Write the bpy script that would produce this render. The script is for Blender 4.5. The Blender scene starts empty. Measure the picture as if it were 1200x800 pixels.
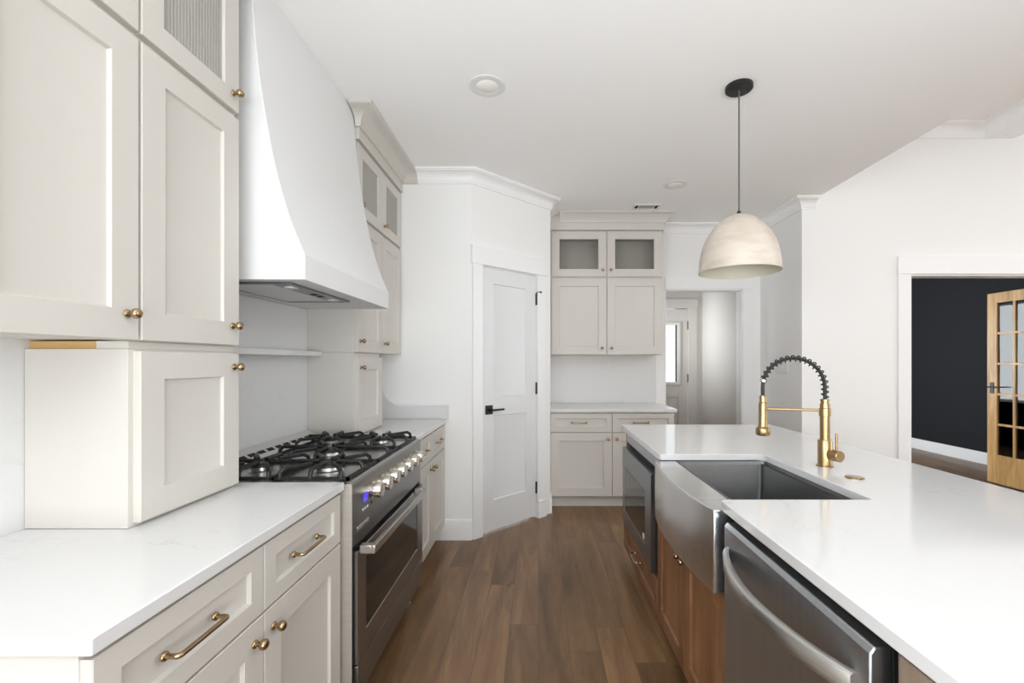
import bpy, bmesh, math, random
from mathutils import Vector, Matrix

random.seed(7)
S = bpy.context.scene
COL = S.collection
PI = math.pi

# ------------------------------------------------------------------ camera, world, light, exposure
cam_d = bpy.data.cameras.new('camera')
cam_d.sensor_width = 36.0
cam_d.lens = 36.0 * 530.0 / 1200.0
cam_d.shift_x = -31.0 / 1200.0
cam_d.shift_y = 24.0 / 1200.0
cam_d.clip_start = 0.02
cam = bpy.data.objects.new('camera', cam_d)
cam.location = (0, 0, 1.345)
cam.rotation_euler = (PI / 2, 0, 0)
COL.objects.link(cam)
S.camera = cam

wd = bpy.data.worlds.new('world')
S.world = wd
wd.use_nodes = True
bg = wd.node_tree.nodes['Background']
bg.inputs['Color'].default_value = (0.97, 0.99, 1.0, 1)
bg.inputs['Strength'].default_value = 1.4

S.view_settings.view_transform = 'Standard'
S.view_settings.look = 'None'
S.view_settings.exposure = 0.19
S.view_settings.gamma = 1.0
S.view_settings.use_curve_mapping = False
S.cycles.max_bounces = 12
S.cycles.diffuse_bounces = 7
S.cycles.glossy_bounces = 5
S.cycles.transmission_bounces = 8
S.cycles.transparent_max_bounces = 12
S.cycles.caustics_reflective = False
S.cycles.caustics_refractive = False
S.cycles.sample_clamp_indirect = 6.0
S.cycles.use_denoising = True


def area_light(name, loc, rot, sx, sy, power, color=(1, 1, 1)):
    d = bpy.data.lights.new(name, 'AREA')
    d.shape = 'RECTANGLE'
    d.size, d.size_y = sx, sy
    d.energy = power
    d.color = color
    o = bpy.data.objects.new(name, d)
    o.location = loc
    o.rotation_euler = rot
    COL.objects.link(o)
    return o


# daylight through the windows, and two added fill lights
# rear, left and living lights are tilted up to brighten the ceiling
DAY = (0.90, 0.955, 1.0)
UP = math.radians
area_light('daylight_rear', (0.75, -2.26, 0.95), (PI / 2 + UP(60), 0, 0), 3.0, 1.5, 130, DAY)
area_light('fill_left', (-1.325, -1.0, 1.5), (PI / 2 + UP(45), 0, -PI / 2), 1.6, 1.4, 78, DAY)  # added fill at an invented opening, brightens the near counter and ceiling
area_light('daylight_living', (8.95, 1.4, 1.5), (PI / 2 + UP(40), 0, PI / 2), 4.0, 2.2, 62, DAY)
area_light('fill_living', (5.5, 0.0, 3.40), (0, 0, 0), 3.0, 3.0, 118, (0.95, 0.98, 1.0))  # added fill below the unseen living room ceiling, no known fitting there
area_light('daylight_hall', (1.02, 5.68, 1.70), (PI / 2, 0, -PI / 2), 0.30, 0.85, 5.2, DAY).data.spread = math.radians(95)
area_light('daylight_office', (2.57, 7.0, 1.5), (PI / 2, 0, -PI / 2), 1.5, 1.5, 75, DAY)


# ------------------------------------------------------------------ materials
def s2l(c):
    return tuple(((v / 255.0) / 12.92 if v / 255.0 <= 0.04045 else ((v / 255.0 + 0.055) / 1.055) ** 2.4) for v in c) + (1,)


def pmat(name, col, rough=0.5, metal=0.0, spec=0.5, bump=None, **kw):
    m = bpy.data.materials.new(name)
    m.use_nodes = True
    nt = m.node_tree
    b = nt.nodes['Principled BSDF']
    b.inputs['Base Color'].default_value = s2l(col)
    b.inputs['Roughness'].default_value = rough
    b.inputs['Metallic'].default_value = metal
    b.inputs['Specular IOR Level'].default_value = spec
    for k, v in kw.items():
        b.inputs[k.replace('_', ' ')].default_value = v
    if bump:
        scale, strength, dist = bump
        tc = nt.nodes.new('ShaderNodeTexCoord')
        n = nt.nodes.new('ShaderNodeTexNoise')
        n.inputs['Scale'].default_value = scale
        n.inputs['Detail'].default_value = 4
        bp = nt.nodes.new('ShaderNodeBump')
        bp.inputs['Strength'].default_value = strength
        bp.inputs['Distance'].default_value = dist
        nt.links.new(tc.outputs['Object'], n.inputs['Vector'])
        nt.links.new(n.outputs['Fac'], bp.inputs['Height'])
        nt.links.new(bp.outputs['Normal'], b.inputs['Normal'])
    return m


def brushed(name, col, rough, stretch, amount=0.12, metal=1.0):
    """Brushed metal: noise stretched along the grain drives colour and roughness a little."""
    m = pmat(name, col, rough, metal)
    nt = m.node_tree
    b = nt.nodes['Principled BSDF']
    tc = nt.nodes.new('ShaderNodeTexCoord')
    mp = nt.nodes.new('ShaderNodeMapping')
    mp.inputs['Scale'].default_value = stretch
    n = nt.nodes.new('ShaderNodeTexNoise')
    n.inputs['Scale'].default_value = 1.0
    n.inputs['Detail'].default_value = 5
    nt.links.new(tc.outputs['Object'], mp.inputs['Vector'])
    nt.links.new(mp.outputs['Vector'], n.inputs['Vector'])
    mr = nt.nodes.new('ShaderNodeMapRange')
    mr.inputs['To Min'].default_value = max(0.03, rough - amount)
    mr.inputs['To Max'].default_value = rough + amount
    nt.links.new(n.outputs['Fac'], mr.inputs['Value'])
    nt.links.new(mr.outputs['Result'], b.inputs['Roughness'])
    mx = nt.nodes.new('ShaderNodeMix')
    mx.data_type = 'RGBA'
    c = s2l(col)
    mx.inputs[6].default_value = tuple(v * 0.86 for v in c[:3]) + (1,)
    mx.inputs[7].default_value = tuple(min(1, v * 1.12) for v in c[:3]) + (1,)
    nt.links.new(n.outputs['Fac'], mx.inputs[0])
    nt.links.new(mx.outputs[2], b.inputs['Base Color'])
    return m


def quartz(name, rough=0.10):
    m = pmat(name, (217, 217, 217), rough, 0.0, 0.5)
    nt = m.node_tree
    b = nt.nodes['Principled BSDF']
    tc = nt.nodes.new('ShaderNodeTexCoord')
    n = nt.nodes.new('ShaderNodeTexNoise')
    n.inputs['Scale'].default_value = 1.15
    n.inputs['Detail'].default_value = 5
    n.inputs['Roughness'].default_value = 0.55
    n.inputs['Distortion'].default_value = 0.7
    mp = nt.nodes.new('ShaderNodeMapping')
    mp.inputs['Rotation'].default_value = (0.3, 0.5, 0.7)
    mp.inputs['Location'].default_value = (0.31, 0.2, 0.45)
    nt.links.new(tc.outputs['Object'], mp.inputs['Vector'])
    nt.links.new(mp.outputs['Vector'], n.inputs['Vector'])
    a = nt.nodes.new('ShaderNodeMath'); a.operation = 'SUBTRACT'; a.inputs[1].default_value = 0.5
    nt.links.new(n.outputs['Fac'], a.inputs[0])
    ab = nt.nodes.new('ShaderNodeMath'); ab.operation = 'ABSOLUTE'
    nt.links.new(a.outputs[0], ab.inputs[0])
    mr = nt.nodes.new('ShaderNodeMapRange')
    mr.inputs['From Min'].default_value = 0.0
    mr.inputs['From Max'].default_value = 0.006
    mr.inputs['To Min'].default_value = 1.0
    mr.inputs['To Max'].default_value = 0.0
    nt.links.new(ab.outputs[0], mr.inputs['Value'])
    n2 = nt.nodes.new('ShaderNodeTexNoise')
    n2.inputs['Scale'].default_value = 2.3
    nt.links.new(tc.outputs['Object'], n2.inputs['Vector'])
    mr2 = nt.nodes.new('ShaderNodeMapRange')
    mr2.inputs['From Min'].default_value = 0.46
    mr2.inputs['From Max'].default_value = 0.66
    mr2.inputs['To Max'].default_value = 0.26
    nt.links.new(n2.outputs['Fac'], mr2.inputs['Value'])
    mu = nt.nodes.new('ShaderNodeMath'); mu.operation = 'MULTIPLY'
    nt.links.new(mr.outputs[0], mu.inputs[0]); nt.links.new(mr2.outputs[0], mu.inputs[1])
    mx = nt.nodes.new('ShaderNodeMix'); mx.data_type = 'RGBA'
    mx.inputs[6].default_value = s2l((217, 217, 217))
    mx.inputs[7].default_value = s2l((168, 166, 162))
    nt.links.new(mu.outputs[0], mx.inputs[0])
    nt.links.new(mx.outputs[2], b.inputs['Base Color'])
    return m


def wood(name, dark, light, stretch, rough=0.4, scale=1.0):
    m = pmat(name, light, rough, 0.0, 0.4)
    nt = m.node_tree
    b = nt.nodes['Principled BSDF']
    tc = nt.nodes.new('ShaderNodeTexCoord')
    mp = nt.nodes.new('ShaderNodeMapping')
    mp.inputs['Scale'].default_value = stretch
    n = nt.nodes.new('ShaderNodeTexNoise')
    n.inputs['Scale'].default_value = scale
    n.inputs['Detail'].default_value = 8
    n.inputs['Roughness'].default_value = 0.62
    n.inputs['Distortion'].default_value = 0.35
    nt.links.new(tc.outputs['Object'], mp.inputs['Vector'])
    nt.links.new(mp.outputs['Vector'], n.inputs['Vector'])
    r = nt.nodes.new('ShaderNodeValToRGB')
    r.color_ramp.elements[0].position = 0.32
    r.color_ramp.elements[0].color = s2l(dark)
    r.color_ramp.elements[1].position = 0.70
    r.color_ramp.elements[1].color = s2l(light)
    nt.links.new(n.outputs['Fac'], r.inputs['Fac'])
    nt.links.new(r.outputs['Color'], b.inputs['Base Color'])
    return m


def floor_planks():
    m = pmat('brown_plank_floor', (104, 80, 60), 0.33, 0.0, 0.45)
    nt = m.node_tree
    b = nt.nodes['Principled BSDF']
    L = nt.links.new
    tc = nt.nodes.new('ShaderNodeTexCoord')
    sp = nt.nodes.new('ShaderNodeSeparateXYZ')
    L(tc.outputs['Object'], sp.inputs[0])
    cb = nt.nodes.new('ShaderNodeCombineXYZ')
    # each row of boards starts at its own place along the run
    def mth(op, a, v=None):
        q = nt.nodes.new('ShaderNodeMath'); q.operation = op
        L(a, q.inputs[0])
        if v is not None:
            q.inputs[1].default_value = v
        return q.outputs[0]
    row = mth('FLOOR', mth('DIVIDE', sp.outputs['X'], 0.145))
    jit = mth('FRACT', mth('MULTIPLY', mth('SINE', mth('MULTIPLY', mth('ADD', row, 5.0), 12.9898)), 437.585))
    jit = mth('MULTIPLY', jit, 1.35)
    sm = nt.nodes.new('ShaderNodeMath'); sm.operation = 'ADD'
    L(sp.outputs['Y'], sm.inputs[0]); L(jit, sm.inputs[1])
    L(sm.outputs[0], cb.inputs['X'])
    L(sp.outputs['X'], cb.inputs['Y'])
    br = nt.nodes.new('ShaderNodeTexBrick')
    br.offset = 0.0
    br.offset_frequency = 2
    br.inputs['Scale'].default_value = 1.0
    br.inputs['Brick Width'].default_value = 1.35
    br.inputs['Row Height'].default_value = 0.145
    br.inputs['Mortar Size'].default_value = 0.0011
    br.inputs['Mortar Smooth'].default_value = 0.2
    br.inputs['Color1'].default_value = (0, 0, 0, 1)
    br.inputs['Color2'].default_value = (1, 1, 1, 1)
    br.inputs['Mortar'].default_value = (0.5, 0.5, 0.5, 1)
    L(cb.outputs[0], br.inputs['Vector'])
    # grain: each plank gets its own slice of the noise
    mp = nt.nodes.new('ShaderNodeMapping')
    mp.inputs['Scale'].default_value = (1.3, 10.0, 1.0)
    L(cb.outputs[0], mp.inputs['Vector'])
    ad = nt.nodes.new('ShaderNodeVectorMath'); ad.operation = 'ADD'
    sc = nt.nodes.new('ShaderNodeVectorMath'); sc.operation = 'SCALE'
    sc.inputs['Scale'].default_value = 37.0
    L(br.outputs['Color'], sc.inputs[0])
    L(mp.outputs['Vector'], ad.inputs[0]); L(sc.outputs[0], ad.inputs[1])
    n = nt.nodes.new('ShaderNodeTexNoise')
    n.inputs['Scale'].default_value = 1.0
    n.inputs['Detail'].default_value = 8
    n.inputs['Roughness'].default_value = 0.65
    n.inputs['Distortion'].default_value = 0.6
    L(ad.outputs[0], n.inputs['Vector'])
    n2 = nt.nodes.new('ShaderNodeTexNoise')
    n2.inputs['Scale'].default_value = 3.2
    n2.inputs['Detail'].default_value = 3
    L(ad.outputs[0], n2.inputs['Vector'])
    r = nt.nodes.new('ShaderNodeValToRGB')
    e = r.color_ramp.elements
    e[0].position = 0.25; e[0].color = s2l((96, 69, 44))
    e[1].position = 0.78; e[1].color = s2l((164, 126, 84))
    k = e.new(0.52); k.color = s2l((130, 97, 64))
    L(n.outputs['Fac'], r.inputs['Fac'])
    # plank to plank tone
    hs = nt.nodes.new('ShaderNodeHueSaturation')
    mr = nt.nodes.new('ShaderNodeMapRange')
    mr.inputs['To Min'].default_value = 0.78
    mr.inputs['To Max'].default_value = 1.14
    L(br.outputs['Color'], mr.inputs['Value'])
    L(mr.outputs[0], hs.inputs['Value'])
    hs.inputs['Saturation'].default_value = 0.95
    L(r.outputs['Color'], hs.inputs['Color'])
    mx = nt.nodes.new('ShaderNodeMix'); mx.data_type = 'RGBA'
    mx.inputs[7].default_value = s2l((58, 43, 32))
    L(hs.outputs['Color'], mx.inputs[6])
    mf = nt.nodes.new('ShaderNodeMath'); mf.operation = 'MULTIPLY'; mf.inputs[1].default_value = 0.7
    L(br.outputs['Fac'], mf.inputs[0]); L(mf.outputs[0], mx.inputs[0])
    # scattered small knots
    vo = nt.nodes.new('ShaderNodeTexVoronoi')
    vo.inputs['Scale'].default_value = 1.0
    vm = nt.nodes.new('ShaderNodeMapping'); vm.inputs['Scale'].default_value = (1.6, 4.2, 1.0)
    L(cb.outputs[0], vm.inputs['Vector']); L(vm.outputs['Vector'], vo.inputs['Vector'])
    vr = nt.nodes.new('ShaderNodeMapRange')
    vr.inputs['From Min'].default_value = 0.015; vr.inputs['From Max'].default_value = 0.075
    vr.inputs['To Min'].default_value = 0.55; vr.inputs['To Max'].default_value = 0.0
    L(vo.outputs['Distance'], vr.inputs['Value'])
    kx = nt.nodes.new('ShaderNodeMix'); kx.data_type = 'RGBA'
    kx.inputs[7].default_value = s2l((52, 38, 27))
    L(vr.outputs[0], kx.inputs[0]); L(mx.outputs[2], kx.inputs[6])
    L(kx.outputs[2], b.inputs['Base Color'])
    rr = nt.nodes.new('ShaderNodeMapRange')
    rr.inputs['To Min'].default_value = 0.24
    rr.inputs['To Max'].default_value = 0.46
    L(n2.outputs['Fac'], rr.inputs['Value'])
    L(rr.outputs[0], b.inputs['Roughness'])
    bp = nt.nodes.new('ShaderNodeBump')
    bp.inputs['Strength'].default_value = 0.12
    bp.inputs['Distance'].default_value = 0.002
    L(n.outputs['Fac'], bp.inputs['Height'])
    L(bp.outputs['Normal'], b.inputs['Normal'])
    return m


def glass(name, tint=(245, 247, 246), rough=0.0, refl=0.06):
    m = bpy.data.materials.new(name)
    m.use_nodes = True
    nt = m.node_tree
    nt.nodes.clear()
    out = nt.nodes.new('ShaderNodeOutputMaterial')
    tr = nt.nodes.new('ShaderNodeBsdfTransparent')
    tr.inputs['Color'].default_value = s2l(tint)
    gl = nt.nodes.new('ShaderNodeBsdfGlossy')
    gl.inputs['Roughness'].default_value = rough
    fr = nt.nodes.new('ShaderNodeFresnel')
    fr.inputs['IOR'].default_value = 1.5
    mx = nt.nodes.new('ShaderNodeMixShader')
    nt.links.new(fr.outputs[0], mx.inputs[0])
    nt.links.new(tr.outputs[0], mx.inputs[1])
    nt.links.new(gl.outputs[0], mx.inputs[2])
    nt.links.new(mx.outputs[0], out.inputs[0])
    return m


def washed_shade():
    m = pmat('whitewashed_shade', (216, 205, 190), 0.34, 0.0, 0.5)
    nt = m.node_tree
    b = nt.nodes['Principled BSDF']
    tc = nt.nodes.new('ShaderNodeTexCoord')
    mp = nt.nodes.new('ShaderNodeMapping')
    mp.inputs['Scale'].default_value = (3, 3, 9)
    n = nt.nodes.new('ShaderNodeTexNoise')
    n.inputs['Scale'].default_value = 1.6
    n.inputs['Detail'].default_value = 7
    n.inputs['Roughness'].default_value = 0.6
    nt.links.new(tc.outputs['Object'], mp.inputs['Vector'])
    nt.links.new(mp.outputs['Vector'], n.inputs['Vector'])
    r = nt.nodes.new('ShaderNodeValToRGB')
    r.color_ramp.elements[0].position = 0.33
    r.color_ramp.elements[0].color = s2l((186, 174, 160))
    r.color_ramp.elements[1].position = 0.62
    r.color_ramp.elements[1].color = s2l((205, 196, 184))
    nt.links.new(n.outputs['Fac'], r.inputs['Fac'])
    nt.links.new(r.outputs['Color'], b.inputs['Base Color'])
    return m


M = {}
M['wall'] = pmat('white_wall_paint', (238, 238, 237), 0.6, spec=0.25, bump=(220, 0.04, 0.001))
M['ceiling'] = pmat('white_ceiling_paint', (247, 247, 246), 0.8, spec=0.2, bump=(160, 0.05, 0.001))
M['trim'] = pmat('white_trim_paint', (240, 240, 240), 0.35, spec=0.4)
M['door'] = pmat('white_door_paint', (224, 225, 226), 0.35, spec=0.4)
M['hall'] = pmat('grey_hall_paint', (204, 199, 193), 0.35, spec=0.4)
M['cab'] = pmat('greige_cabinet_paint', (206, 202, 195), 0.42, spec=0.35)
M['cab_in'] = pmat('greige_cabinet_interior', (196, 190, 181), 0.5)
M['maple'] = wood('maple_plywood', (188, 148, 92), (214, 178, 120), (2, 14, 14), 0.5)
M['quartz'] = quartz('white_veined_quartz')
M['splash'] = quartz('white_honed_quartz', 0.38)
M['steel'] = brushed('brushed_stainless', (204, 203, 200), 0.30, (4, 4, 160), 0.06)
M['steel_h'] = brushed('brushed_stainless_front', (150, 149, 148), 0.30, (90, 2, 90), 0.06)
M['steel_side'] = brushed('stainless_side_panel', (196, 190, 182), 0.42, (3, 3, 60), 0.05, 0.55)
M['steel_dark'] = brushed('dark_stainless', (184, 188, 193), 0.36, (90, 90, 2.5), 0.05)
M['steel_mw'] = brushed('microwave_stainless', (134, 137, 140), 0.3, (90, 90, 2.5), 0.05)
M['taupe'] = wood('taupe_wood', (112, 98, 84), (142, 126, 110), (14, 14, 1.6), 0.45, 1.3)  # greyer wood tone for the near island cabinet
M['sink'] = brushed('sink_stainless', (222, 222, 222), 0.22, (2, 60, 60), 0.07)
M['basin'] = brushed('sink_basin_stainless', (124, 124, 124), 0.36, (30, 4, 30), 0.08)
M['chrome'] = pmat('polished_metal', (214, 208, 198), 0.14, 1.0)
M['brass'] = pmat('champagne_bronze', (174, 150, 118), 0.22, 1.0)
M['gold'] = brushed('brushed_gold', (178, 152, 110), 0.30, (5, 5, 120), 0.05)
M['riser'] = brushed('stainless_riser', (214, 213, 210), 0.40, (160, 4, 160), 0.05, 0.7)
M['filter'] = pmat('pale_filter_metal', (226, 226, 224), 0.45, 0.2)
M['iron'] = pmat('cast_iron', (26, 26, 27), 0.48, 0.0, 0.5, bump=(260, 0.25, 0.001))
M['blackmetal'] = pmat('matte_black_metal', (18, 18, 18), 0.42, 0.0, 0.5)
M['rubber'] = pmat('black_rubber', (20, 20, 21), 0.5)
M['blackglass'] = pmat('black_oven_glass', (10, 10, 11), 0.06, 0.0, 0.6)
M['gap'] = pmat('black_recess', (9, 9, 9), 0.7)
M['wood'] = wood('brown_stained_wood', (108, 72, 46), (152, 108, 74), (14, 14, 1.6), 0.42, 1.3)
M['floor'] = floor_planks()
M['navy'] = pmat('dark_wallpaper', (32, 33, 37), 0.7, spec=0.25, bump=(420, 0.5, 0.002))
M['oak'] = wood('golden_oak', (172, 128, 74), (226, 186, 124), (16, 16, 1.5), 0.36, 1.2)
M['glass'] = glass('clear_glass')
M['cabglass'] = glass('cabinet_glass', (246, 246, 244), 0.05)
M['reed'] = pmat('reeded_glass', (190, 188, 181), 0.16, 0.0, 0.5, Transmission_Weight=0.3, IOR=1.3)
M['shade'] = washed_shade()
M['shade_in'] = pmat('shade_inner', (206, 202, 184), 0.5)
M['plastic'] = pmat('white_plastic', (226, 226, 224), 0.35)
M['lens'] = pmat('frosted_lens', (246, 244, 238), 0.4)
M['vent'] = pmat('vent_metal', (222, 222, 220), 0.5)
M['display'] = pmat('blue_display', (30, 24, 90), 0.2)
M['display'].node_tree.nodes['Principled BSDF'].inputs['Emission Color'].default_value = s2l((84, 70, 220))
M['display'].node_tree.nodes['Principled BSDF'].inputs['Emission Strength'].default_value = 0.9
M['cord'] = pmat('grey_fabric_cord', (92, 90, 86), 0.7)


# ------------------------------------------------------------------ mesh building
def frame(o=(0, 0, 0), u=(1, 0, 0), v=(0, 1, 0), n=(0, 0, 1)):
    o, u, v, n = Vector(o), Vector(u), Vector(v), Vector(n)
    return lambda a, b, c: o + u * a + v * b + n * c


class MB:
    def __init__(self, T=None):
        self.bm = bmesh.new()
        self.T = T or (lambda a, b, c: Vector((a, b, c)))

    def v(self, p):
        return self.bm.verts.new(self.T(*p))

    def face(self, vs):
        try:
            return self.bm.faces.new(vs)
        except ValueError:
            return None

    def box(self, x0, x1, y0, y1, z0, z1):
        p = [self.v((x, y, z)) for z in (z0, z1) for y in (y0, y1) for x in (x0, x1)]
        for f in ((0, 2, 3, 1), (4, 5, 7, 6), (0, 1, 5, 4), (2, 6, 7, 3), (0, 4, 6, 2), (1, 3, 7, 5)):
            self.face([p[i] for i in f])
        return self

    def loops(self, loops, close0=True, close1=True, ring=True):
        """Bridge a list of equally long vertex loops."""
        R = [[self.v(p) for p in lp] for lp in loops]
        n = len(R[0])
        for a, b in zip(R[:-1], R[1:]):
            for i in range(n if ring else n - 1):
                j = (i + 1) % n
                self.face([a[i], a[j], b[j], b[i]])
        if close0:
            self.face(list(reversed(R[0])))
        if close1:
            self.face(R[-1])
        return self

    def prism(self, pts, z0, z1):
        """Polygon (a, b) extruded along the third axis."""
        return self.loops([[(a, b, z0) for a, b in pts], [(a, b, z1) for a, b in pts]])

    def lathe(self, prof, o=(0, 0, 0), axis=(0, 0, 1), seg=32, cap=True):
        ax = Vector(axis).normalized()
        t = Vector((1, 0, 0)) if abs(ax.x) < 0.9 else Vector((0, 1, 0))
        a = ax.cross(t).normalized()
        b = ax.cross(a)
        o = Vector(o)
        L = []
        for r, h in prof:
            r = max(r, 1e-5)
            L.append([tuple(o + ax * h + (a * math.cos(2 * PI * i / seg) + b * math.sin(2 * PI * i / seg)) * r) for i in range(seg)])
        return self.loops(L, cap, cap)

    def tube(self, pts, r, seg=12, cap=True):
        pts = [Vector(p) for p in pts]
        rs = r if isinstance(r, (list, tuple)) else [r] * len(pts)
        L = []
        prev = None
        for i, p in enumerate(pts):
            d = (pts[min(i + 1, len(pts) - 1)] - pts[max(i - 1, 0)]).normalized()
            if prev is None:
                t = Vector((0, 0, 1)) if abs(d.z) < 0.9 else Vector((0, 1, 0))
                a = d.cross(t).normalized()
            else:
                a = (prev - d * prev.dot(d)).normalized()
            prev = a
            b = d.cross(a)
            L.append([tuple(p + (a * math.cos(2 * PI * k / seg) + b * math.sin(2 * PI * k / seg)) * rs[i]) for k in range(seg)])
        return self.loops(L, cap, cap)

    def sweep(self, path, prof, side=1, cap=True):
        """Profile [(offset, z)] swept with mitres along a plan path; offset goes to the left of travel for side=1."""
        P = [Vector((x, y)) for x, y in path]
        N = []
        for i in range(len(P)):
            ns = []
            if i > 0:
                d = (P[i] - P[i - 1]).normalized(); ns.append(Vector((-d.y, d.x)) * side)
            if i < len(P) - 1:
                d = (P[i + 1] - P[i]).normalized(); ns.append(Vector((-d.y, d.x)) * side)
            if len(ns) == 2:
                m = (ns[0] + ns[1]).normalized()
                m = m / max(0.2, m.dot(ns[0]))
            else:
                m = ns[0]
            N.append(m)
        L = [[(p.x + m.x * o, p.y + m.y * o, z) for o, z in prof] for p, m in zip(P, N)]
        return self.loops(L, cap, cap)

    def build(self, name, mat, parent=None, bevel=0.0, smooth=30, seg=2):
        bmesh.ops.recalc_face_normals(self.bm, faces=self.bm.faces[:])
        me = bpy.data.meshes.new(name)
        if parent is not None:
            off = Vector((0, 0, 0))
            q = parent
            while q is not None:
                off += q.location
                q = q.parent
            bmesh.ops.translate(self.bm, verts=self.bm.verts[:], vec=-off)
        self.bm.to_mesh(me)
        self.bm.free()
        me.materials.append(mat)
        if smooth:
            for p in me.polygons:
                p.use_smooth = True
            me.set_sharp_from_angle(angle=math.radians(smooth))
        o = bpy.data.objects.new(name, me)
        COL.objects.link(o)
        if parent is not None:
            o.parent = parent
        if bevel:
            bv = o.modifiers.new('bevel', 'BEVEL')
            bv.width = bevel
            bv.segments = seg
            bv.limit_method = 'ANGLE'
            bv.angle_limit = math.radians(40)
            bv.harden_normals = False
        return o


def thing(name, label, cat, loc=(0, 0, 0), group=None):
    o = bpy.data.objects.new(name, None)
    o.empty_display_size = 0.1
    o.location = loc
    COL.objects.link(o)
    return tag(o, label, cat, group)


def tag(o, label, cat, group=None):
    o['label'] = label
    o['category'] = cat
    if group:
        o['group'] = group
    return o


def struct(o, label=None):
    o['kind'] = 'structure'
    if label:
        o['label'] = label
    return o


def sbox(name, mat, *b, bevel=0.0):
    return struct(MB().box(*b).build(name, mat, None, bevel))


# ------------------------------------------------------------------ the setting
CEIL = 2.785
XL = -1.335            # left wall
YP = 3.425             # pantry wall
A = Vector((-0.505, YP)); B = Vector((0.105, 4.02))     # ends of the diagonal pantry wall
YB = 4.75              # back wall
XJ = 2.33              # jog beside the hall opening
YR = 4.0               # wall with the wide opening
XC = 2.44              # edge of the lower kitchen ceiling
TALL = 3.44            # living room ceiling

struct(MB().box(XL - 0.1, 9.2, -4.1, 8.1, -0.06, 0.0).build('floor', M['floor']))
# ceilings: the kitchen's low one, the living room's high one
mb = MB()
mb.box(XL - 0.1, XC, -4.1, 6.2, CEIL, TALL + 0.08)
mb.box(XC, 9.2, -4.1, YR + 0.12, TALL, TALL + 0.08)
mb.box(XC, 9.2, YR + 0.12, 8.1, CEIL, CEIL + 0.08)
struct(mb.build('ceiling', M['ceiling']))
struct(MB().box(3.95, 4.20, -4.0, YR - 0.001, 3.32, TALL).build('beam', M['trim'], None, 0.004))

mb = MB()   # the near stretch, behind the camera, has an opening added for the left fill light
mb.box(XL - 0.1, XL, -0.15, YP, 0, CEIL); mb.box(XL - 0.1, XL, -2.4, -1.85, 0, CEIL)
mb.box(XL - 0.1, XL, -1.85, -0.15, 0, 0.75); mb.box(XL - 0.1, XL, -1.85, -0.15, 2.25, CEIL)
struct(mb.build('wall_left', M['wall']))
sbox('wall_pantry_front', M['wall'], XL - 0.1, A.x, YP, YP + 0.1, 0, CEIL)

# diagonal pantry wall with its door opening
d = (B - A); WLEN = d.length; d.normalize()
nrm = Vector((d.y, -d.x))                              # faces the room
TD = frame((A.x, A.y, 0), (d.x, d.y, 0), (0, 0, 1), (nrm.x, nrm.y, 0))
D0, D1, DT = 0.098, 0.680, 2.085
mb = MB(TD)
mb.box(0.0, D0 - 0.012, 0, CEIL, -0.1, 0)
mb.box(D1 + 0.012, WLEN, 0, CEIL, -0.1, 0)
mb.box(D0 - 0.012, D1 + 0.012, DT + 0.012, CEIL, -0.1, 0)
struct(mb.build('wall_pantry_diagonal', M['wall']))
sbox('wall_pantry_side', M['wall'], B.x - 0.1, B.x, B.y + 0.0, YB, 0, CEIL)
H0, H1, HT = 1.326, 2.142, 2.107                       # hall opening
mb = MB()
mb.box(B.x - 0.1, H0, YB, YB + 0.12, 0, CEIL)
mb.box(H1, XJ + 0.1, YB, YB + 0.12, 0, CEIL)
mb.box(H0, H1, YB, YB + 0.12, HT, CEIL)
struct(mb.build('wall_back', M['wall']))
sbox('wall_jog', M['wall'], XJ, XJ + 0.1, YR + 0.12, YB, 0, CEIL)
O0, O1, OT = 3.285, 5.09, 2.12                         # wide opening to the dark room
mb = MB()
mb.box(XJ, O0, YR, YR + 0.12, 0, TALL)
mb.box(O1, 9.2, YR, YR + 0.12, 0, TALL)
mb.box(O0, O1, YR, YR + 0.12, OT, TALL)
struct(mb.build('wall_right', M['wall']))
# living room and rear walls with windows
mb = MB()
mb.box(9.1, 9.2, -4.1, -1.9, 0, TALL); mb.box(9.1, 9.2, 2.7, YR, 0, TALL)
mb.box(9.1, 9.2, -1.9, 2.7, 0, 0.4); mb.box(9.1, 9.2, -1.9, 2.7, 2.7, TALL)
struct(mb.build('wall_living', M['wall']))
mb = MB()
mb.box(XL - 0.1, -0.8, -2.4, -2.3, 0, TALL); mb.box(2.3, 2.6, -2.4, -2.3, 0, TALL)
mb.box(-0.8, 2.3, -2.4, -2.3, 0, 0.5); mb.box(-0.8, 2.3, -2.4, -2.3, 2.6, TALL)
mb.box(2.5, 2.6, -4.1, -2.4, 0, TALL); mb.box(2.6, 9.2, -4.1, -4.0, 0, TALL)
struct(mb.build('wall_rear', M['wall']))
# the hall beyond the opening
mb = MB()
mb.box(2.175, 2.30, YB + 0.12, 6.1, 0, CEIL)
struct(mb.build('wall_hall_right', M['hall']))
mb = MB()
mb.box(0.9, 1.0, YB + 0.12, 6.1, 0, CEIL)
struct(mb.build('wall_hall_left', M['hall']))
E0, E1, ET = 1.08, 1.985, 2.05                         # exterior door opening
YE = 6.0
mb = MB()
mb.box(1.0, E0 - 0.01, YE, YE + 0.12, 0, CEIL); mb.box(E1 + 0.01, 2.175, YE, YE + 0.12, 0, CEIL)
mb.box(E0 - 0.01, E1 + 0.01, YE, YE + 0.12, ET + 0.01, CEIL)
struct(mb.build('wall_hall_back', M['hall']))
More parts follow.
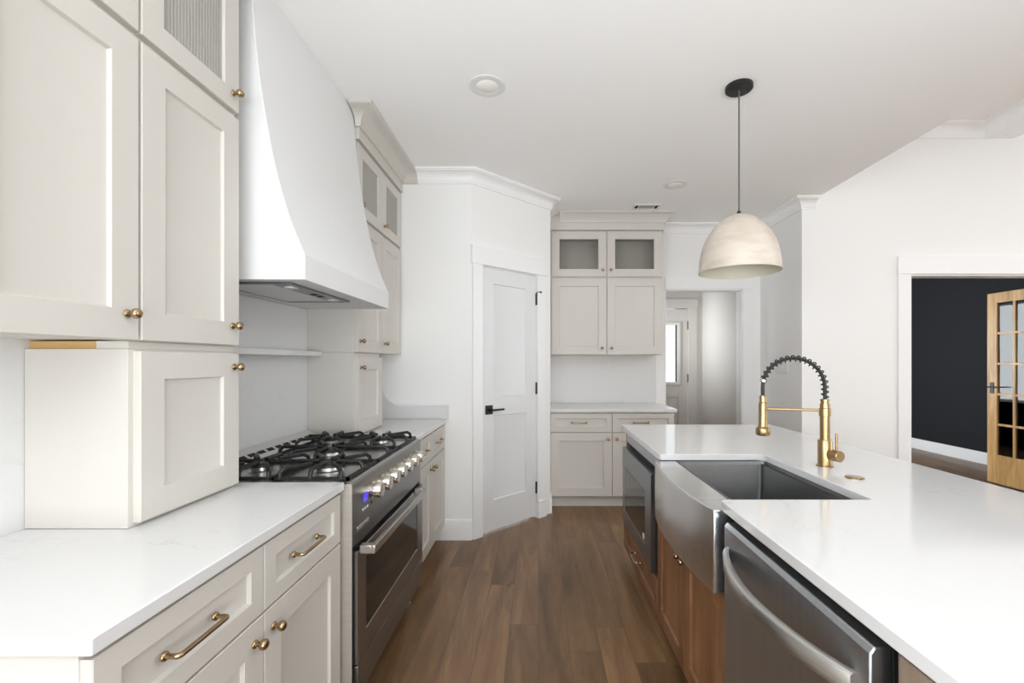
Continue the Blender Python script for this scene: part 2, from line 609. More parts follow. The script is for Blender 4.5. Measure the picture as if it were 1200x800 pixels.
# the dark room
sbox('wall_office_right', M['navy'], 5.88, 5.98, YR + 0.12, 8.1, 0, CEIL)
mb = MB()
mb.box(2.45, 2.55, YR + 0.12, 6.2, 0, CEIL); mb.box(2.45, 2.55, 7.8, 8.1, 0, CEIL)
mb.box(2.45, 2.55, 6.2, 7.8, 0, 0.7); mb.box(2.45, 2.55, 6.2, 7.8, 2.3, CEIL)
struct(mb.build('wall_office_left', M['navy']))
mb = MB()
mb.box(2.55, 5.88, 8.0, 8.1, 0, CEIL)
struct(mb.build('wall_office_back', M['navy']))

# crown moulding on the walls
def crown_prof(z1, h=0.092, p=0.092):
    z0 = z1 - h
    pts = [(0, z0), (0.012, z0), (0.014, z0 + 0.014)]
    for i in range(7):
        t = i / 6 * PI / 2
        pts.append((0.018 + (p - 0.030) * (1 - math.cos(t)), z0 + 0.018 + (h - 0.036) * math.sin(t)))
    pts += [(p - 0.010, z1 - 0.013), (p, z1 - 0.011), (p, z1), (0, z1)]
    return pts
struct(MB().sweep([(-0.911, YP), (A.x, A.y), (B.x, B.y), (B.x, 4.383)], crown_prof(CEIL), -1).build('trim_1', M['trim']))
struct(MB().sweep([(1.30, YB), (XJ, YB), (XJ, YR), (XC, YR)], crown_prof(CEIL), -1).build('trim_2', M['trim']))
struct(MB().sweep([(XC, YR), (3.95, YR), (3.95, -3.9)], crown_prof(TALL, 0.12, 0.09), -1).build('trim_3', M['trim']))

# baseboards
BP = [(0, 0), (0.016, 0), (0.016, 0.135), (0.012, 0.15), (0, 0.156)]
struct(MB().sweep([(-0.80, YP), (A.x, A.y)], BP, -1).build('baseboard_pantry', M['trim']))
struct(MB().sweep([(B.x, B.y + 0.0), (B.x, 4.20)], BP, -1).build('baseboard_pantry_side', M['trim']))
struct(MB().sweep([(H1 + 0.09, YB), (XJ, YB), (XJ, YR), (O0 - 0.115, YR)], BP, -1).build('baseboard_right', M['trim']))
struct(MB().sweep([(5.88, YR + 0.12), (5.88, 8.0)], [(0, 0), (0.016, 0), (0.016, 0.13), (0.01, 0.15), (0, 0.155)], 1).build('baseboard_office', M['trim']))

# pantry door casing: two legs and a taller header board
mb = MB(TD)
mb.box(0.003, D0 - 0.004, 0, DT + 0.008, 0.0, 0.018)
mb.box(D1 + 0.004, D1 + 0.098, 0, DT + 0.008, 0.0, 0.018)
mb.box(-0.010, D1 + 0.112, DT + 0.008, DT + 0.150, 0.0, 0.024)
mb.box(D0 - 0.012, D0 - 0.003, 0, DT + 0.01, -0.1, 0.0)
mb.box(D1 + 0.003, D1 + 0.012, 0, DT + 0.01, -0.1, 0.0)
mb.box(D0 - 0.012, D1 + 0.012, DT + 0.003, DT + 0.012, -0.1, 0.0)
mb.box(D1 + 0.004, D1 + 0.10, 0, 0.15, 0.018, 0.028)
struct(mb.build('trim_4', M['trim'], None, 0.002))
# hall opening lining, wide opening casing, exterior door casing
mb = MB()
mb.box(H0, H0 + 0.012, YB - 0.004, YB + 0.124, 0, HT); mb.box(H1 - 0.012, H1, YB - 0.004, YB + 0.124, 0, HT)
mb.box(H0, H1, YB - 0.004, YB + 0.124, HT - 0.012, HT)
mb.box(H1, H1 + 0.085, YB - 0.016, YB, 0, HT)
mb.box(H0 - 0.0, H1 + 0.095, YB - 0.019, YB, HT, HT + 0.13)
struct(mb.build('trim_5', M['trim'], None, 0.002))
mb = MB()
mb.box(O0 - 0.113, O0, YR - 0.018, YR, 0, OT); mb.box(O1, O1 + 0.113, YR - 0.018, YR, 0, OT)
mb.box(O0 - 0.118, O1 + 0.118, YR - 0.024, YR, OT, OT + 0.155)
mb.box(O0 - 0.001, O0 + 0.014, YR, YR + 0.12, 0, OT); mb.box(O1 - 0.014, O1, YR, YR + 0.12, 0, OT)
mb.box(O0, O1, YR, YR + 0.12, OT - 0.014, OT)
struct(mb.build('trim_6', M['trim'], None, 0.002))
mb = MB()
mb.box(E0 - 0.10, E0, YE - 0.018, YE, 0, ET + 0.005); mb.box(E1, E1 + 0.11, YE - 0.018, YE, 0, ET + 0.005)
mb.box(E0 - 0.11, E1 + 0.12, YE - 0.022, YE, ET + 0.005, ET + 0.13)
struct(mb.build('trim_7', M['hall'], None, 0.002))


# ------------------------------------------------------------------ doors
def panel_slab(T, w, h, t, panels, rec=0.011, cham=0.016):
    """A door slab in (a across, b up, c out): front face at c=t, recessed panels with a sloped sticking."""
    mb = MB(T)
    xs = sorted({0.0, w} | {p[0] for p in panels} | {p[1] for p in panels})
    zs = sorted({0.0, h} | {p[2] for p in panels} | {p[3] for p in panels})
    for i in range(len(xs) - 1):
        for j in range(len(zs) - 1):
            a0, a1, b0, b1 = xs[i], xs[i + 1], zs[j], zs[j + 1]
            ca, cb = (a0 + a1) / 2, (b0 + b1) / 2
            hit = [p for p in panels if p[0] < ca < p[1] and p[2] < cb < p[3]]
            if hit:
                r = lambda k, c: [(a0 + k, b0 + k, c), (a1 - k, b0 + k, c), (a1 - k, b1 - k, c), (a0 + k, b1 - k, c)]
                mb.loops([r(0, t), r(cham * 0.35, t - rec), r(cham, t - rec), r(cham * 1.1, t - rec * 1.05)], False, True)
            else:
                mb.face([mb.v(q) for q in ((a0, b0, t), (a1, b0, t), (a1, b1, t), (a0, b1, t))])
    o = [(0, 0), (w, 0), (w, h), (0, h)]
    mb.loops([[(a, b, 0) for a, b in o], [(a, b, t) for a, b in o]], True, False)
    bmesh.ops.remove_doubles(mb.bm, verts=mb.bm.verts[:], dist=1e-5)
    return mb


# pantry door, hinged on its right
DW = D1 - D0 - 0.006
TDo = frame(TD(D0 + 0.003, 0.020, -0.042), (d.x, d.y, 0), (0, 0, 1), (nrm.x, nrm.y, 0))
DH = DT - 0.027
door = panel_slab(TDo, DW, DH, 0.038, [(0.112, DW - 0.112, 1.05, DH - 0.115), (0.112, DW - 0.112, 0.235, 0.90)]).build('door_1', M['door'])
struct(door, 'white two panel pantry door with black lever in the diagonal wall')
mb = MB(TDo)
mb.box(0.030, 0.098, 0.915, 0.985, 0.038, 0.047)
lv = mb.build('door_handle', M['blackmetal'], door, 0.001)
lv['label'] = 'black lever handle on square rose'
mb = MB(TDo)
mb.tube([(0.064, 0.95, 0.045), (0.064, 0.95, 0.085)], 0.010)
mb.box(0.054, 0.185, 0.942, 0.957, 0.078, 0.090)
mb.build('lever', M['blackmetal'], lv, 0.002)
for zc in (0.245, 1.10, 1.865):
    mb = MB(TDo)
    mb.tube([(DW + 0.002, zc - 0.05, 0.044), (DW + 0.002, zc + 0.05, 0.044)], 0.0075)
    mb.box(DW - 0.004, DW + 0.008, zc - 0.05, zc + 0.05, 0.030, 0.041)
    if zc > 1.8:
        mb.tube([(DW + 0.002, zc + 0.046, 0.044), (DW + 0.004, zc + 0.060, 0.050), (DW + 0.02, zc + 0.063, 0.06), (DW + 0.06, zc + 0.063, 0.052)], 0.005)
        mb.lathe([(0.004, 0), (0.010, 0.002), (0.010, 0.012), (0.004, 0.015)], (DW + 0.034, zc + 0.063, 0.056), (1, 0, 0), 12)
    hg = mb.build('hinge', M['blackmetal'], door)
    if zc > 1.8:
        hg['label'] = 'black hinge with a pin door stop'

# exterior door in the hall, half-glazed
TE = frame((E0 + 0.004, YE + 0.042, 0.012), (1, 0, 0), (0, 0, 1), (0, -1, 0))
ew, eh = E1 - E0 - 0.008, ET - 0.018
G0, G1, GB, GT = 0.145, ew - 0.125, 1.055, 1.835
mb = panel_slab(TE, ew, eh, 0.042, [(0.13, 0.415, 0.20, 0.86), (0.49, ew - 0.13, 0.20, 0.86)])
# cut the glazed opening: rebuild as frame around the lite
mb.bm.free()
mb = MB(TE)
mb.box(0, G0, 0, eh, 0, 0.042); mb.box(G1, ew, 0, eh, 0, 0.042)
mb.box(G0, G1, GT, eh, 0, 0.042)
mb.box(G0, G1, 0.0, GB, 0, 0.030)
mb.box(G0, G1, 0.87, GB, 0.03, 0.042); mb.box(G0, G1, 0.0, 0.19, 0.03, 0.042)
mb.box((G0 + G1) / 2 - 0.035, (G0 + G1) / 2 + 0.035, 0.19, 0.87, 0.03, 0.042)
door2 = struct(mb.build('door_2', M['hall'], None, 0.003), 'pale half-glazed outside door at the end of the hall')
mb = MB(TE)
r = lambda k, c: [(G0 + k, GB + k, c), (G1 - k, GB + k, c), (G1 - k, GT - k, c), (G0 + k, GT - k, c)]
mb.loops([r(-0.03, 0.042), r(-0.03, 0.054), r(-0.015, 0.058), r(0.012, 0.050), r(0.012, 0.02)], False, False)
mb.build('lite_frame', M['hall'], door2)
MB(TE).box(G0, G1, GB, GT, 0.018, 0.024).build('glass_pane', M['glass'], door2)
for zc in (0.30, 1.12, 1.82):
    MB(TE).box(ew - 0.006, ew + 0.012, zc - 0.055, zc + 0.055, 0.036, 0.052).build('hinge', M['blackmetal'], door2, 0.001)

# french door leaf folded open into the dark room
XF, YF0, YF1, FB, FT = 5.045, 4.135, 5.045, 0.02, 2.10
TF = frame((XF, YF0, FB), (0, 1, 0), (0, 0, 1), (-1, 0, 0))
fw, fh = YF1 - YF0, FT - FB
mb = MB(TF)
gx0, gx1, gz0, gz1 = 0.105, fw - 0.105, 0.31, fh - 0.11
mb.box(0, gx0, 0, fh, 0, 0.04); mb.box(gx1, fw, 0, fh, 0, 0.04)
mb.box(gx0, gx1, 0, gz0, 0, 0.04); mb.box(gx0, gx1, gz1, fh, 0, 0.04)
fdoor = struct(mb.build('door_3', M['oak'], None, 0.002), 'golden oak french door standing open in the dark room')
nx, nz = 4, 5
mb = MB(TF)
for i in range(1, nx):
    c = gx0 + (gx1 - gx0) * i / nx
    mb.box(c - 0.011, c + 0.011, gz0, gz1, 0.004, 0.036)
for j in range(1, nz):
    c = gz0 + (gz1 - gz0) * j / nz
    mb.box(gx0, gx1, c - 0.011, c + 0.011, 0.005, 0.035)
mb.build('muntin', M['oak'], fdoor)
for i in range(nx):
    for j in range(nz):
        a0, a1 = gx0 + (gx1 - gx0) * i / nx, gx0 + (gx1 - gx0) * (i + 1) / nx
        b0, b1 = gz0 + (gz1 - gz0) * j / nz, gz0 + (gz1 - gz0) * (j + 1) / nz
        MB(TF).box(a0, a1, b0, b1, 0.018, 0.022).build('glass_pane', M['glass'], fdoor)
mb = MB(TF)
mb.box(fw - 0.075, fw - 0.035, 0.98, 1.10, 0.04, 0.046)
mb.tube([(fw - 0.055, 1.05, 0.045), (fw - 0.055, 1.05, 0.085), (fw - 0.06, 1.05, 0.09), (fw - 0.16, 1.05, 0.09)], 0.008)
mb.box(fw - 0.075, fw - 0.035, 0.98, 1.10, -0.006, 0.0)
mb.tube([(fw - 0.055, 1.05, -0.002), (fw - 0.055, 1.05, -0.05), (fw - 0.06, 1.05, -0.055), (fw - 0.16, 1.05, -0.055)], 0.008)
mb.build('door_handle', M['blackmetal'], fdoor)


# ------------------------------------------------------------------ cabinet kit
def shaker(name, T, w, h, mat, parent, stile=0.075, rail=0.075, t=0.020, glazed=None):
    """A shaker front: a across, b up, c out of the cabinet."""
    e = 0.0018
    R = lambda k, c: [(k, k, c), (w - k, k, c), (w - k, h - k, c), (k, h - k, c)]
    I = lambda k, c: [(stile + k, rail + k, c), (w - stile - k, rail + k, c), (w - stile - k, h - rail - k, c), (stile + k, h - rail - k, c)]
    mb = MB(T)
    if glazed is None:
        mb.loops([R(0, 0), R(0, t - e), R(e, t), I(0, t), I(0.0045, t - 0.009), I(0.006, t - 0.0095)])
        return mb.build(name, mat, parent, smooth=20)
    mb.loops([I(0.004, 0), R(0, 0), R(0, t - e), R(e, t), I(0, t), I(0.004, t - 0.006), I(0.004, 0)], False, False)
    bmesh.ops.remove_doubles(mb.bm, verts=mb.bm.verts[:], dist=1e-6)
    o = mb.build(name, mat, parent, smooth=20)
    pm = MB(T)
    if glazed == 'reeded':
        a0, a1, b0, b1 = stile, w - stile, rail, h - rail
        n = max(4, round((a1 - a0) / 0.0125))
        front = []
        for i in range(n * 6 + 1):
            x = a0 + (a1 - a0) * i / (n * 6)
            front.append((x, 0.0075 + 0.0035 * abs(math.sin(PI * i / 6))))
        poly = front + [(a1, 0.004), (a0, 0.004)]
        pm.loops([[(x, b0, c) for x, c in poly], [(x, b1, c) for x, c in poly]])
        pane = pm.build('glass_pane', M['reed'], o, smooth=50)
        pane['label'] = 'vertically reeded glass pane'
    else:
        pm.box(stile, w - stile, rail, h - rail, 0.004, 0.008)
        pm.build('glass_pane', M['cabglass'], o)
    return o


def knob(T, a, b, parent, mat=None, c=0.020):
    mb = MB()
    n = (T(0, 0, 1) - T(0, 0, 0))
    prof = [(0.0105, 0), (0.0110, 0.0015), (0.0100, 0.004), (0.0055, 0.006), (0.0050, 0.011), (0.0065, 0.0135),
            (0.0100, 0.016), (0.0128, 0.020), (0.0135, 0.0245), (0.0120, 0.0295), (0.0080, 0.0328), (0.0, 0.034)]
    mb.lathe(prof, T(a, b, c), n, 24)
    return mb.build('knob', mat or M['brass'], parent, smooth=60)


def pull(T, a, b, length, parent, mat=None, c=0.020, r=0.0052):
    mb = MB(T)
    h, k = 0.030, 0.008
    x0, x1 = a - length / 2, a + length / 2
    pts = [(x0, b, c), (x0, b, c + h - k)]
    for i in range(1, 5):
        t = i / 4 * PI / 2
        pts.append((x0 + k * (1 - math.cos(t)), b, c + h - k + k * math.sin(t)))
    for i in range(0, 5):
        t = i / 4 * PI / 2
        pts.append((x1 - k + k * math.sin(t), b, c + h - k + k * math.cos(t)))
    pts += [(x1, b, c + h - k), (x1, b, c)]
    mb.tube(pts, r)
    n = (0, 0, 1)
    for x in (x0, x1):
        mb.lathe([(0.0095, 0), (0.0095, 0.003), (0.0075, 0.006), (0.0, 0.006)], (x, b, c), n, 20)
    return mb.build('pull', mat or M['brass'], parent, smooth=60)


def cab_frame(side, face, y0):
    """Front-plane frames: 'L' faces +x (a runs along +y), 'I' faces -x (a along -y), 'B' faces -y (a along +x)."""
    if side == 'L':
        return lambda a, z: frame((face, y0 + a, z), (0, 1, 0), (0, 0, 1), (1, 0, 0))
    if side == 'I':
        return lambda a, z: frame((face, y0 + a, z), (0, 1, 0), (0, 0, 1), (-1, 0, 0))
    return lambda a, z: frame((y0 + a, face, z), (1, 0, 0), (0, 0, 1), (0, -1, 0))


def base_cabinet(label, T, width, depth, loc, mat, drawers=True, ztop=0.884, toe=0.105, group=None, zfoot=0.115):
    """Two drawers over two doors; T(a, z) gives the plane of the carcass front (door backs)."""
    root = thing('base_cabinet', label, 'cabinet', loc, group)
    F = T(0, 0)
    MB(F).box(0, width, toe, ztop, -depth, 0).build('carcass', mat, root, 0.0015)
    MB(F).box(0.0, width, 0.0, toe, -depth, -0.065).build('toe_kick', mat, root)
    g = 0.003
    half = width / 2
    for i in (0, 1):
        a0 = half * i + g
        w = half - 2 * g + (g / 2)
        dT = T(a0, 0.702)
        dr = shaker('drawer', dT, w, ztop - 0.012 - 0.702, mat, root, 0.05, 0.045)
        pull(dT, w / 2 - 0.02, (ztop - 0.012 - 0.702) / 2 + 0.002, 0.135, dr)
        oT = T(a0, zfoot)
        do = shaker('door', oT, w, 0.696 - zfoot, mat, root)
        knob(oT, w - 0.038 if i == 0 else 0.038, 0.696 - zfoot - 0.055, do)
    return root


def wall_box(mb, width, z0, z1, depth, t=0.018, back=True, skirt=0.03):
    """Open-fronted carcass in (a, b, c): a across, b up, c out."""
    mb.box(0, t, z0, z1, -depth, 0); mb.box(width - t, width, z0, z1, -depth, 0)
    mb.box(t, width - t, z1 - t, z1, -depth, 0)
    mb.box(t, width - t, z0, z0 + t, -depth, 0) if not skirt else mb.box(t, width - t, z0, z0 + skirt + t, -t, 0)
    if back:
        mb.box(t, width - t, z0 + (skirt or 0), z1 - t, -depth, -depth + 0.008)
    mb.box(width / 2 - 0.018, width / 2 + 0.018, z0 + (skirt or 0) + t, z1 - t, -t, 0)


# ------------------------------------------------------------------ left run
XD = -0.728          # carcass fronts of the base units (doors add 20 mm)
base_cabinet('greige base cabinet with two drawers over two doors, nearest the camera, left of the range',
             cab_frame('L', XD, 0.715), 0.904, 0.59, (XD, 0.715, 0), M['cab'])
base_cabinet('greige base cabinet between the far side of the range and the white pantry wall',
             cab_frame('L', XD, 2.585), 0.833, 0.59, (XD, 2.585, 0), M['cab'])

def slab(name, pts, z0, z1, label, bevel=0.003):
    o = MB().prism(pts, z0, z1).build(name, M['quartz'], None, bevel)
    return tag(o, label, 'countertop')

slab('countertop', [(XL + 0.013, 0.704), (-0.696, 0.704), (-0.696, 1.622), (XL + 0.013, 1.622)], 0.885, 0.915,
     'white quartz countertop nearest the camera on the left of the range')
slab('countertop', [(XL + 0.013, 2.581), (-0.696, 2.581), (-0.696, 3.404), (XL + 0.013, 3.404)], 0.885, 0.915,
     'white quartz countertop between the range and the pantry wall')

# splash slabs
o = MB().box(XL + 0.001, XL + 0.012, 0.704, 3.404, 0.60, 1.645).build('backsplash', M['splash'])
tag(o, 'white veined quartz backsplash behind the range and the counter cabinets', 'backsplash')
pts = [(-1.32, 0.9155), (-0.676, 0.9155), (-0.676, 1.020)]
for i in range(9):
    t = i / 8 * PI / 2
    pts.append((-1.03 - 0.150 * math.sin(t), 1.020 + 0.15 * (1 - math.cos(t))))
pts += [(-1.185, 1.30), (-1.185, 1.398), (-1.32, 1.398)]
o = MB(frame((0, YP - 0.001, 0), (1, 0, 0), (0, 0, 1), (0, -1, 0))).prism(pts, 0.0, 0.018).build('backsplash', M['quartz'], None, 0.002)
tag(o, 'low white quartz upstand with a curved rise on the pantry wall', 'backsplash')

# shallow ledge between the two counter cabinets
o = MB().box(XL + 0.0125, -1.238, 1.575, 2.588, 1.378, 1.405).build('wall_ledge', M['quartz'], None, 0.002)
tag(o, 'narrow white ledge shelf on the backsplash above the range', 'shelf')

# upper units: counter cabinet, wall cabinet, glazed cabinet with crown
XU = -1.056           # carcass front of the uppers
DU = XU - XL - 0.013  # depth to the splash face
UB, UM, UT = 1.400, 2.188, 2.612


def counter_cabinet(label, y0, w, ztop):
    T = cab_frame('L', XU, y0)
    root = thing('counter_cabinet', label, 'cabinet', (XU, y0, 0.916))
    MB(T(0, 0)).box(0, w, 0.916, ztop, -DU, 0).build('carcass', M['cab'], root, 0.0012)
    dT = T(0.015, 0.927)
    hh = 1.373 - 0.927
    if ztop < 1.39:
        MB(T(0, 0)).box(0.012, w - 0.004, ztop + 0.0005, UB - 0.001, -DU, -0.085).build('filler_strip', M['maple'], root)['label'] = 'raw maple filler strip'
        MB(T(0, 0)).box(0.004, w - 0.004, ztop + 0.0005, UB - 0.001, -0.0845, -0.002).build('top_rail', M['cab'], root)
    do = shaker('door', dT, w - 0.020, hh, M['cab'], root)
    return root, do, dT, hh, w - 0.020


r_, do, dT, hh, w = counter_cabinet('greige single door cabinet standing on the near counter below the near uppers', 1.163, 0.407, 1.379)
knob(dT, w - 0.026, hh - 0.045, do)
r_, do, dT, hh, w = counter_cabinet('greige single door cabinet standing on the counter beyond the range', 2.592, 0.412, 1.399)
knob(dT, 0.030, hh - 0.06, do)


def uppers(y0, width, lab1, lab2, crown_path, knobs_in, knobs_up):
    T = cab_frame('L', XU, y0)
    root = thing('wall_cabinet', lab1, 'cabinet', (XU, y0, UB))
    mb = MB(T(0, 0))
    wall_box(mb, width, UB, UM + 0.006, DU, skirt=0.004)
    mb.build('carcass', M['cab'], root)
    MB(T(0, 0)).box(0.018, width - 0.018, UB + 0.003, UB + 0.015, -DU + 0.001, -0.018).build('underside', M['cab'], root)
    half = width / 2
    for i in (0, 1):
        dT = T(half * i + 0.004, UB + 0.002)
        w, h = half - 0.008, UM - 0.008 - UB
        do = shaker('door', dT, w, h, M['cab'], root)
        knob(dT, (w - 0.034) if knobs_in[i] == 'R' else 0.034, 0.065, do)
    g = thing('glass_cabinet', lab2, 'cabinet', (XU, y0, UM + 0.007))
    mb = MB(T(0, 0))
    wall_box(mb, width, UM + 0.007, UT + 0.012, DU, skirt=0)
    mb.build('carcass', M['cab'], g)
    for i in (0, 1):
        dT = T(half * i + 0.004, UM + 0.014)
        w, h = half - 0.008, UT - UM - 0.016
        do = shaker('door', dT, w, h, M['cab'], g, 0.07, 0.065, glazed='reeded')
        knob(dT, (w - 0.030) if knobs_up[i] == 'R' else 0.030, 0.055, do)
    # frieze board and cove crown
    fx = XU + 0.030
    prof = [(-0.03, UT + 0.012), (0.0, UT + 0.012), (0.0, 2.698), (-0.03, 2.698)]
    MB().sweep([(fx, y0), (fx, y0 + width)], prof, -1).build('frieze', M['cab'], g)
    cp = [(0, 2.690), (0.012, 2.690), (0.012, 2.702)]
    for i in range(7):
        t = i / 6 * PI / 2
        cp.append((0.014 + 0.080 * (1 - math.cos(t)), 2.704 + 0.062 * math.sin(t)))
    cp += [(0.104, 2.768), (0.110, 2.772), (0.110, 2.784), (0, 2.784)]
    MB().sweep(crown_path(fx), cp, -1).build('crown', M['cab'], g)
    return root, g


uppers(0.785, 0.785, 'greige two door wall cabinet in the near left corner above the counter cabinet',
       'reeded glass top cabinet above the wall cabinet nearest the camera on the left',
       lambda fx: [(fx, 0.785), (fx, 1.57)], 'RR', 'LR')
uppers(2.592, 0.828, 'greige two door wall cabinet between the hood and the pantry wall',
       'glazed top cabinet with cove crown between the hood and the pantry wall',
       lambda fx: [(-1.045, 2.588), (fx, 2.588), (fx, 3.422), (-0.912, 3.422)], 'LL', 'LL')

# ------------------------------------------------------------------ range hood
hood = thing('range_hood', 'tall white flared plaster range hood over the gas range', 'range hood', (XL, 2.12, 1.647))
HY0, HY1 = 1.655, 2.583
prof = [(-0.855, 1.647), (-0.855, 1.738)]
ctrl = [(1.738, -0.855), (1.80, -0.882), (1.888, -0.915), (2.04, -0.958), (2.17, -0.985), (2.37, -1.018), (2.55, -1.038), (2.70, -1.050), (2.7845, -1.054)]
def interp(z):
    # Catmull-Rom through the control points
    for i in range(len(ctrl) - 1):
        if ctrl[i][0] <= z <= ctrl[i + 1][0]:
            p0 = ctrl[max(0, i - 1)]; p1 = ctrl[i]; p2 = ctrl[i + 1]; p3 = ctrl[min(len(ctrl) - 1, i + 2)]
            t = (z - p1[0]) / (p2[0] - p1[0])
            m1 = (p2[1] - p0[1]) / max(1e-6, p2[0] - p0[0]) * (p2[0] - p1[0])
            m2 = (p3[1] - p1[1]) / max(1e-6, p3[0] - p1[0]) * (p2[0] - p1[0])
            return ((2 * t**3 - 3 * t**2 + 1) * p1[1] + (t**3 - 2 * t**2 + t) * m1 + (-2 * t**3 + 3 * t**2) * p2[1] + (t**3 - t**2) * m2)
    return ctrl[-1][1]
for i in range(1, 29):
    z = 1.738 + (2.7845 - 1.738) * i / 28
    prof.append((interp(z), z))
xw = XL + 0.0005
top = MB(frame((0, 0, 0), (1, 0, 0), (0, 0, 1), (0, 1, 0)))
# body starts just in front of the backsplash at the bottom, of the wall above it
poly = [(XL + 0.001, 1.647)] + prof + [(XL + 0.001, 2.7845), ]
top.prism(poly, HY0, HY1)
M['hood'] = pmat('white_plaster', (230, 231, 231), 0.55, spec=0.25)
top.build('hood_body', M['hood'], hood, 0.002, smooth=11)
ix0, ix1, iy0, iy1 = -1.245, -0.935, 1.705, 2.24
mb = MB()
R = lambda k, z: [(ix0 + k, iy0 + k, z), (ix1 - k, iy0 + k, z), (ix1 - k, iy1 - k, z), (ix0 + k, iy1 - k, z)]
mb.loops([R(0, 1.6465), R(0, 1.640), R(0.012, 1.638), R(0.015, 1.642), R(0.015, 1.6465)], False, False)
ins = mb.build('vent_insert', M['steel_mw'], hood)
mb = MB()
mb.box(ix1 - 0.085, ix1 - 0.013, iy0 + 0.013, iy1 - 0.013, 1.6405, 1.6468)
mb.build('control_strip', M['steel_mw'], ins, 0.001)
for yc in (1.98, 2.04):
    MB().box(ix1 - 0.060, ix1 - 0.036, yc - 0.013, yc + 0.013, 1.6375, 1.6405).build('push_button', M['gap'], ins, 0.001)
for yc in (1.80, 2.17):
    mb = MB(); mb.lathe([(0.026, 0), (0.026, 0.003), (0.02, 0.004), (0.0, 0.003)], (ix1 - 0.05, yc, 1.6405), (0, 0, -1), 24)
    mb.build('hood_lamp', M['filter'], ins)
mb = MB()
for k in range(2):
    y0 = iy0 + 0.016 + k * (iy1 - iy0 - 0.032) / 2
    y1 = y0 + (iy1 - iy0 - 0.032) / 2 - 0.004
    n = 18
    for i in range(n):
        xa = ix0 + 0.016 + (ix1 - 0.09 - ix0 - 0.016) * i / n
        mb.box(xa, xa + 0.009, y0, y1, 1.6415, 1.6468)
    mb.box(ix0 + 0.014, ix1 - 0.088, y0, y1, 1.6455, 1.6468)
mb.build('grease_filter', M['filter'], ins)['label'] = 'pale slotted filter'

# ------------------------------------------------------------------ range
RY0, RY1 = 1.634, 2.572
RX0, RX1 = XL + 0.014, -0.672
rng = thing('gas_range', 'stainless steel gas range with five burners and a row of knobs', 'range', (RX1, RY0, 0))
mb = MB()
mb.box(RX0, RX1 - 0.014, RY0, RY1, 0.115, 0.6705); mb.box(RX0, RX1 - 0.051, RY0, RY1, 0.6705, 0.905)
mb.build('body', M['steel_side'], rng)
for ya in (RY0 - 0.002, RY1):
    MB().box(RX0 + 0.01, RX1 - 0.0015, ya, ya + 0.002, 0.116, 0.903).build('side_panel', M['steel_side'], rng)
MB().box(RX1 - 0.0138, RX1 - 0.0118, RY0 + 0.004, RY1 - 0.004, 0.117, 0.671).build('gap_shade', M['gap'], rng)  # black sheet standing in for the shade in the oven door gaps
MB().box(RX0 + 0.03, RX1 - 0.075, RY0 + 0.02, RY1 - 0.02, 0.03, 0.1145).build('plinth', M['gap'], rng)
for yy in (RY0 + 0.06, RY1 - 0.06):
    for xx in (RX1 - 0.055, RX0 + 0.08):
        MB().lathe([(0.019, 0.0), (0.019, 0.012), (0.013, 0.02), (0.013, 0.1145)], (xx, yy, 0.0), (0, 0, 1), 16).build('leg', M['steel'], rng)
# control panel with a rolled top edge
mb = MB(frame((0, 0, 0), (1, 0, 0), (0, 0, 1), (0, 1, 0)))
pp = [(RX1 - 0.05, 0.672), (RX1, 0.672), (RX1, 0.892)]
for i in range(1, 6):
    t = i / 5 * PI / 2
    pp.append((RX1 - 0.02 + 0.02 * math.cos(t), 0.892 + 0.02 * math.sin(t)))
pp += [(RX1 - 0.05, 0.912)]
mb.prism(pp, RY0, RY1)
mb.build('control_panel', M['steel_h'], rng, smooth=50)
TR = frame((RX1, RY0, 0), (0, 1, 0), (0, 0, 1), (1, 0, 0))
for i in range(7):
    a = 0.185 + i * 0.107
    mb = MB()
    mb.lathe([(0.034, 0), (0.034, 0.004), (0.026, 0.006), (0.026, 0.013), (0.030, 0.015), (0.030, 0.041), (0.0275, 0.045), (0.0, 0.046)],
             TR(a, 0.832, 0), (1, 0, 0), 28)
    mb.build('control_knob', M['chrome'], rng, smooth=40)
    MB(TR).box(a - 0.006, a + 0.006, 0.776, 0.788, 0, 0.0012).build('indicator', M['gap'], rng)
MB(TR).box(0.100, 0.145, 0.806, 0.838, 0, 0.0015).build('clock_display', M['display'], rng)['label'] = 'blue lit clock display'
for i in range(3):
    MB(TR).box(0.094 + i * 0.022, 0.103 + i * 0.022, 0.776, 0.785, 0, 0.0025).build('push_button', M['plastic'], rng)
MB(TR).box(0.040, 0.155, 0.712, 0.735, 0, 0.002).build('name_plate', M['chrome'], rng, 0.0006)
# oven door
TO = frame((RX1 - 0.0115, RY0 + 0.014, 0), (0, 1, 0), (0, 0, 1), (1, 0, 0))
ow = RY1 - RY0 - 0.026
mb = MB(TO)
Rr = lambda a0, a1, b0, b1, c: [(a0, b0, c), (a1, b0, c), (a1, b1, c), (a0, b1, c)]
mb.loops([Rr(0, ow, 0.240, 0.655, 0), Rr(0, ow, 0.240, 0.655, 0.024), Rr(0.003, ow - 0.003, 0.243, 0.652, 0.027),
          Rr(0.075, ow - 0.105, 0.330, 0.605, 0.027), Rr(0.079, ow - 0.109, 0.334, 0.601, 0.022)], True, True)
od = mb.build('oven_door', M['steel_h'], rng, smooth=20)
MB(TO).box(0.079, ow - 0.109, 0.334, 0.601, 0.0222, 0.0245).build('oven_window', M['blackglass'], od)['label'] = 'black glass window'
mb = MB(TO)
hb0, hb1 = 0.012, ow - 0.13
mb.box(hb0, hb1, 0.640, 0.672, 0.066, 0.084)
mb.box(hb0, hb0 + 0.03, 0.640, 0.672, 0.026, 0.070); mb.box(hb1 - 0.03, hb1, 0.640, 0.672, 0.026, 0.070)
mb.build('handle', M['steel'], od, 0.003)
